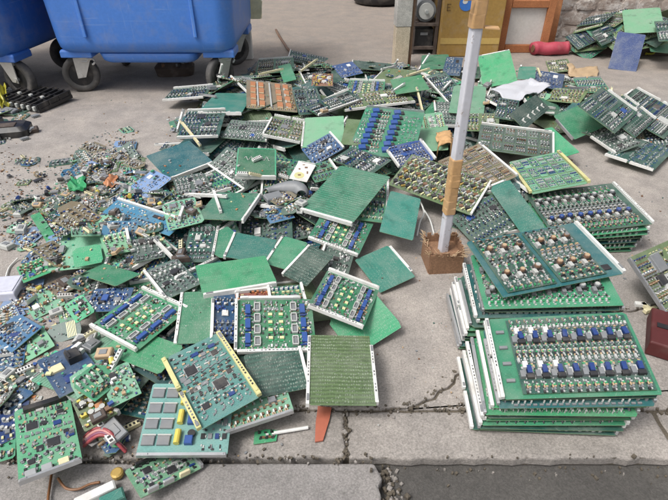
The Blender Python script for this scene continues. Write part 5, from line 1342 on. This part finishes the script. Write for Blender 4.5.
def m_blk(mat, s):
    b = Bag(); b.box(0, 0, 0, s*.35, s, s*.7, mat, inset=.002, bottom=True); b.box(0, 0, s*.35, s*.40, s*.5, s*.35, 'grey_part', inset=.001); return b.mesh('plastic_piece')
FAM.append(('plastic_piece', [m_blk('grey_part', .045), m_blk('rust_dark', .04), m_blk('light_part', .04), m_blk('tan_part', .035)], 'dull plastic piece lying in the litter', 'plastic piece', 7))
def poly_in(poly, u, v):
    c = False
    for i in range(len(poly)):
        x1, y1 = poly[i]; x2, y2 = poly[i-1]
        if (y1 > v) != (y2 > v) and u < (x2 - x1) * (v - y1) / (y2 - y1) + x1: c = not c
    return c
LIT = [([(35, 200), (70, 172), (130, 145), (150, 180), (215, 180), (215, 262), (185, 300), (140, 285), (95, 325), (105, 360), (60, 400), (0, 400), (0, 310), (50, 262)], 235),
       ([(0, 150), (60, 165), (100, 130), (140, 130), (120, 165), (60, 190), (30, 215), (0, 200)], 32),
       ([(0, 205), (45, 195), (60, 260), (30, 262), (0, 245)], 26),
       ([(85, 385), (130, 365), (145, 400), (120, 450), (85, 440)], 22),
       ([(240, 195), (300, 195), (305, 240), (240, 235)], 18),
       ([(170, 95), (250, 70), (420, 65), (560, 72), (600, 95), (660, 120), (650, 160), (520, 130), (380, 150), (300, 165), (160, 165)], 120),
       ([(0, 395), (12, 395), (14, 430), (0, 440)], 6),
       ([(-25, 82), (45, 80), (66, 96), (42, 118), (28, 140), (-25, 150)], 46)]
wts = [f[4] for f in FAM]
wts_ = None
WHERE = ['in the left litter', 'on the bare ground at far left', 'at the left edge of the litter', 'between wires and front boards', 'around the grey shell', 'on the back of the pile', 'at the left picture edge', 'in the dark heap beside the left bin']
for (poly, cnt), where in zip(LIT, WHERE):
    gp = [tuple(at(u, v).xy) for u, v in poly]
    xs_ = [q[0] for q in gp]; ys_ = [q[1] for q in gp]; k = 0
    while k < cnt:
        x, y = r.uniform(min(xs_), max(xs_)), r.uniform(min(ys_), max(ys_))
        if not poly_in(gp, x, y) or (kept(x, y) and r.random() < .93): continue
        nm, ms, lab, cat, _ = r.choices(FAM, wts)[0] if 'dark heap' not in where else r.choice([f for f in FAM if 'dark' in f[2] or 'dull' in f[2] or 'chip' in f[2]])
        if nm == 'board_scrap' and r.random() < .93 and sum(kept(x + .05 * math.cos(a_), y + .05 * math.sin(a_)) for a_ in (0, .8, 1.6, 2.4, 3.1, 3.9, 4.7, 5.5)) > 2: continue
        o = bpy.data.objects.new(nm, r.choice(ms)); COL.objects.link(o)
        s_ = r.uniform(.8, 1.35) * (1.7 if 'dark heap' in where else 1); o.scale = (s_, s_, s_)
        tl = .22 if height(x, y) > .004 else .06
        o.location = (x, y, height(x, y, .012) + .0012 + abs(tl) * .02); o.rotation_euler = (r.gauss(0, tl), r.gauss(0, tl), r.uniform(0, 6.28))
        tag(o, lab.replace('in the loose litter', where).replace('lying in the litter', 'lying ' + where), cat, lab.split(' in the')[0].split(' lying')[0] + ' pieces'); 
        i_, j_ = int((x - GX0) / R0), int((y - GY0) / R0); HF[max(0, i_-2):i_+3, max(0, j_-2):j_+3] += .005
        k += 1
# detached white strips thrown among the boards
sm = []
for L_, mt in ((.16, 'white_plastic'), (.22, 'white_plastic'), (.12, 'white_plastic'), (.2, 'aluminium'), (.18, 'cream_plastic')):
    b = Bag(); b.box(0, 0, 0, .012, L_, .010, mt, inset=.002, bottom=True)
    for f in (-.44, .44): b.box(f * L_, 0, .012, .014, .016, .006, 'grey_part')
    sm.append(b.mesh('loose_strip'))
for poly, cnt in (([(170, 92), (250, 70), (420, 68), (560, 72), (610, 95), (655, 125), (520, 128), (380, 140), (300, 160), (160, 165)], 30), ([(150, 170), (215, 165), (260, 215), (210, 290), (150, 300), (90, 270)], 6)):
    gp = [tuple(at(u, v).xy) for u, v in poly]; xs_ = [q[0] for q in gp]; ys_ = [q[1] for q in gp]; k = 0
    while k < cnt:
        x, y = r.uniform(min(xs_), max(xs_)), r.uniform(min(ys_), max(ys_))
        if not poly_in(gp, x, y) or (kept(x, y) and r.random() < .85): continue
        o = bpy.data.objects.new('loose_strip', r.choice(sm)); COL.objects.link(o); yw = r.uniform(0, 3.14)
        h0 = height(x - .06*math.cos(yw), y - .06*math.sin(yw), .01); h1 = height(x + .06*math.cos(yw), y + .06*math.sin(yw), .01)
        o.location = (x, y, max((h0 + h1) / 2, height(x, y, .01)) + .001); o.rotation_euler = (0, -math.atan2(h1 - h0, .12), yw)
        tag(o, '%s edge strip lying loose %s' % ({3: 'grey metal', 4: 'cream'}.get(sm.index(o.data), 'white'), 'in the back rows of the pile' if y > 2.6 else 'in the middle of the pile' if x > -.9 else 'in the left litter'), 'strip', 'detached edge strips'); k += 1

# crumbs nobody could count: broken bits between the litter, on ground and pile
b = Bag(); r = random.Random(5)
cr_pal = ['white_plastic', 'light_part', 'grey_part', 'chip_black', 'pcb_pale', 'pcb_bright', 'pcb_dark', 'tan_part', 'pale_yellow', 'solder_metal', 'blue_relay', 'copper_part', 'pcb_mint', 'brown_part']
for poly, cnt, sz in ((LIT[0][0], 1900, .85), (LIT[1][0], 420, .7), (LIT[2][0], 380, .7), (LIT[3][0], 200, .8), (LIT[5][0], 500, 1), ([(230, 195), (310, 190), (310, 240), (230, 240)], 160, .8), ([(0, 110), (160, 95), (120, 165), (0, 200)], 60, .5), ([(300, 280), (480, 240), (470, 420), (120, 480), (60, 500), (0, 500), (0, 440)], 90, .4), ([(560, 150), (700, 150), (700, 330), (620, 300)], 60, .6)):
    gp = [tuple(at(u, v).xy) for u, v in poly]; xs_ = [q[0] for q in gp]; ys_ = [q[1] for q in gp]; k = 0
    while k < cnt:
        x, y = r.uniform(min(xs_), max(xs_)), r.uniform(min(ys_), max(ys_))
        if not poly_in(gp, x, y) or (kept(x, y) and r.random() < .9): continue
        k += 1; s_ = r.uniform(.003, .013) * sz; z = height(x, y)
        b.box(x, y, z, z + s_ * r.uniform(.2, .8), s_, s_ * r.uniform(.3, 1.6), r.choice(cr_pal if sz >= .8 else ['grey_part', 'brown_part', 'light_part', 'pcb_dark', 'tan_part', 'joint_dirt']), r.uniform(0, 3.14))
tag(b.build('electronic_crumbs'), 'tiny broken electronic bits strewn between the boards and over the ground', 'litter', kind='stuff')
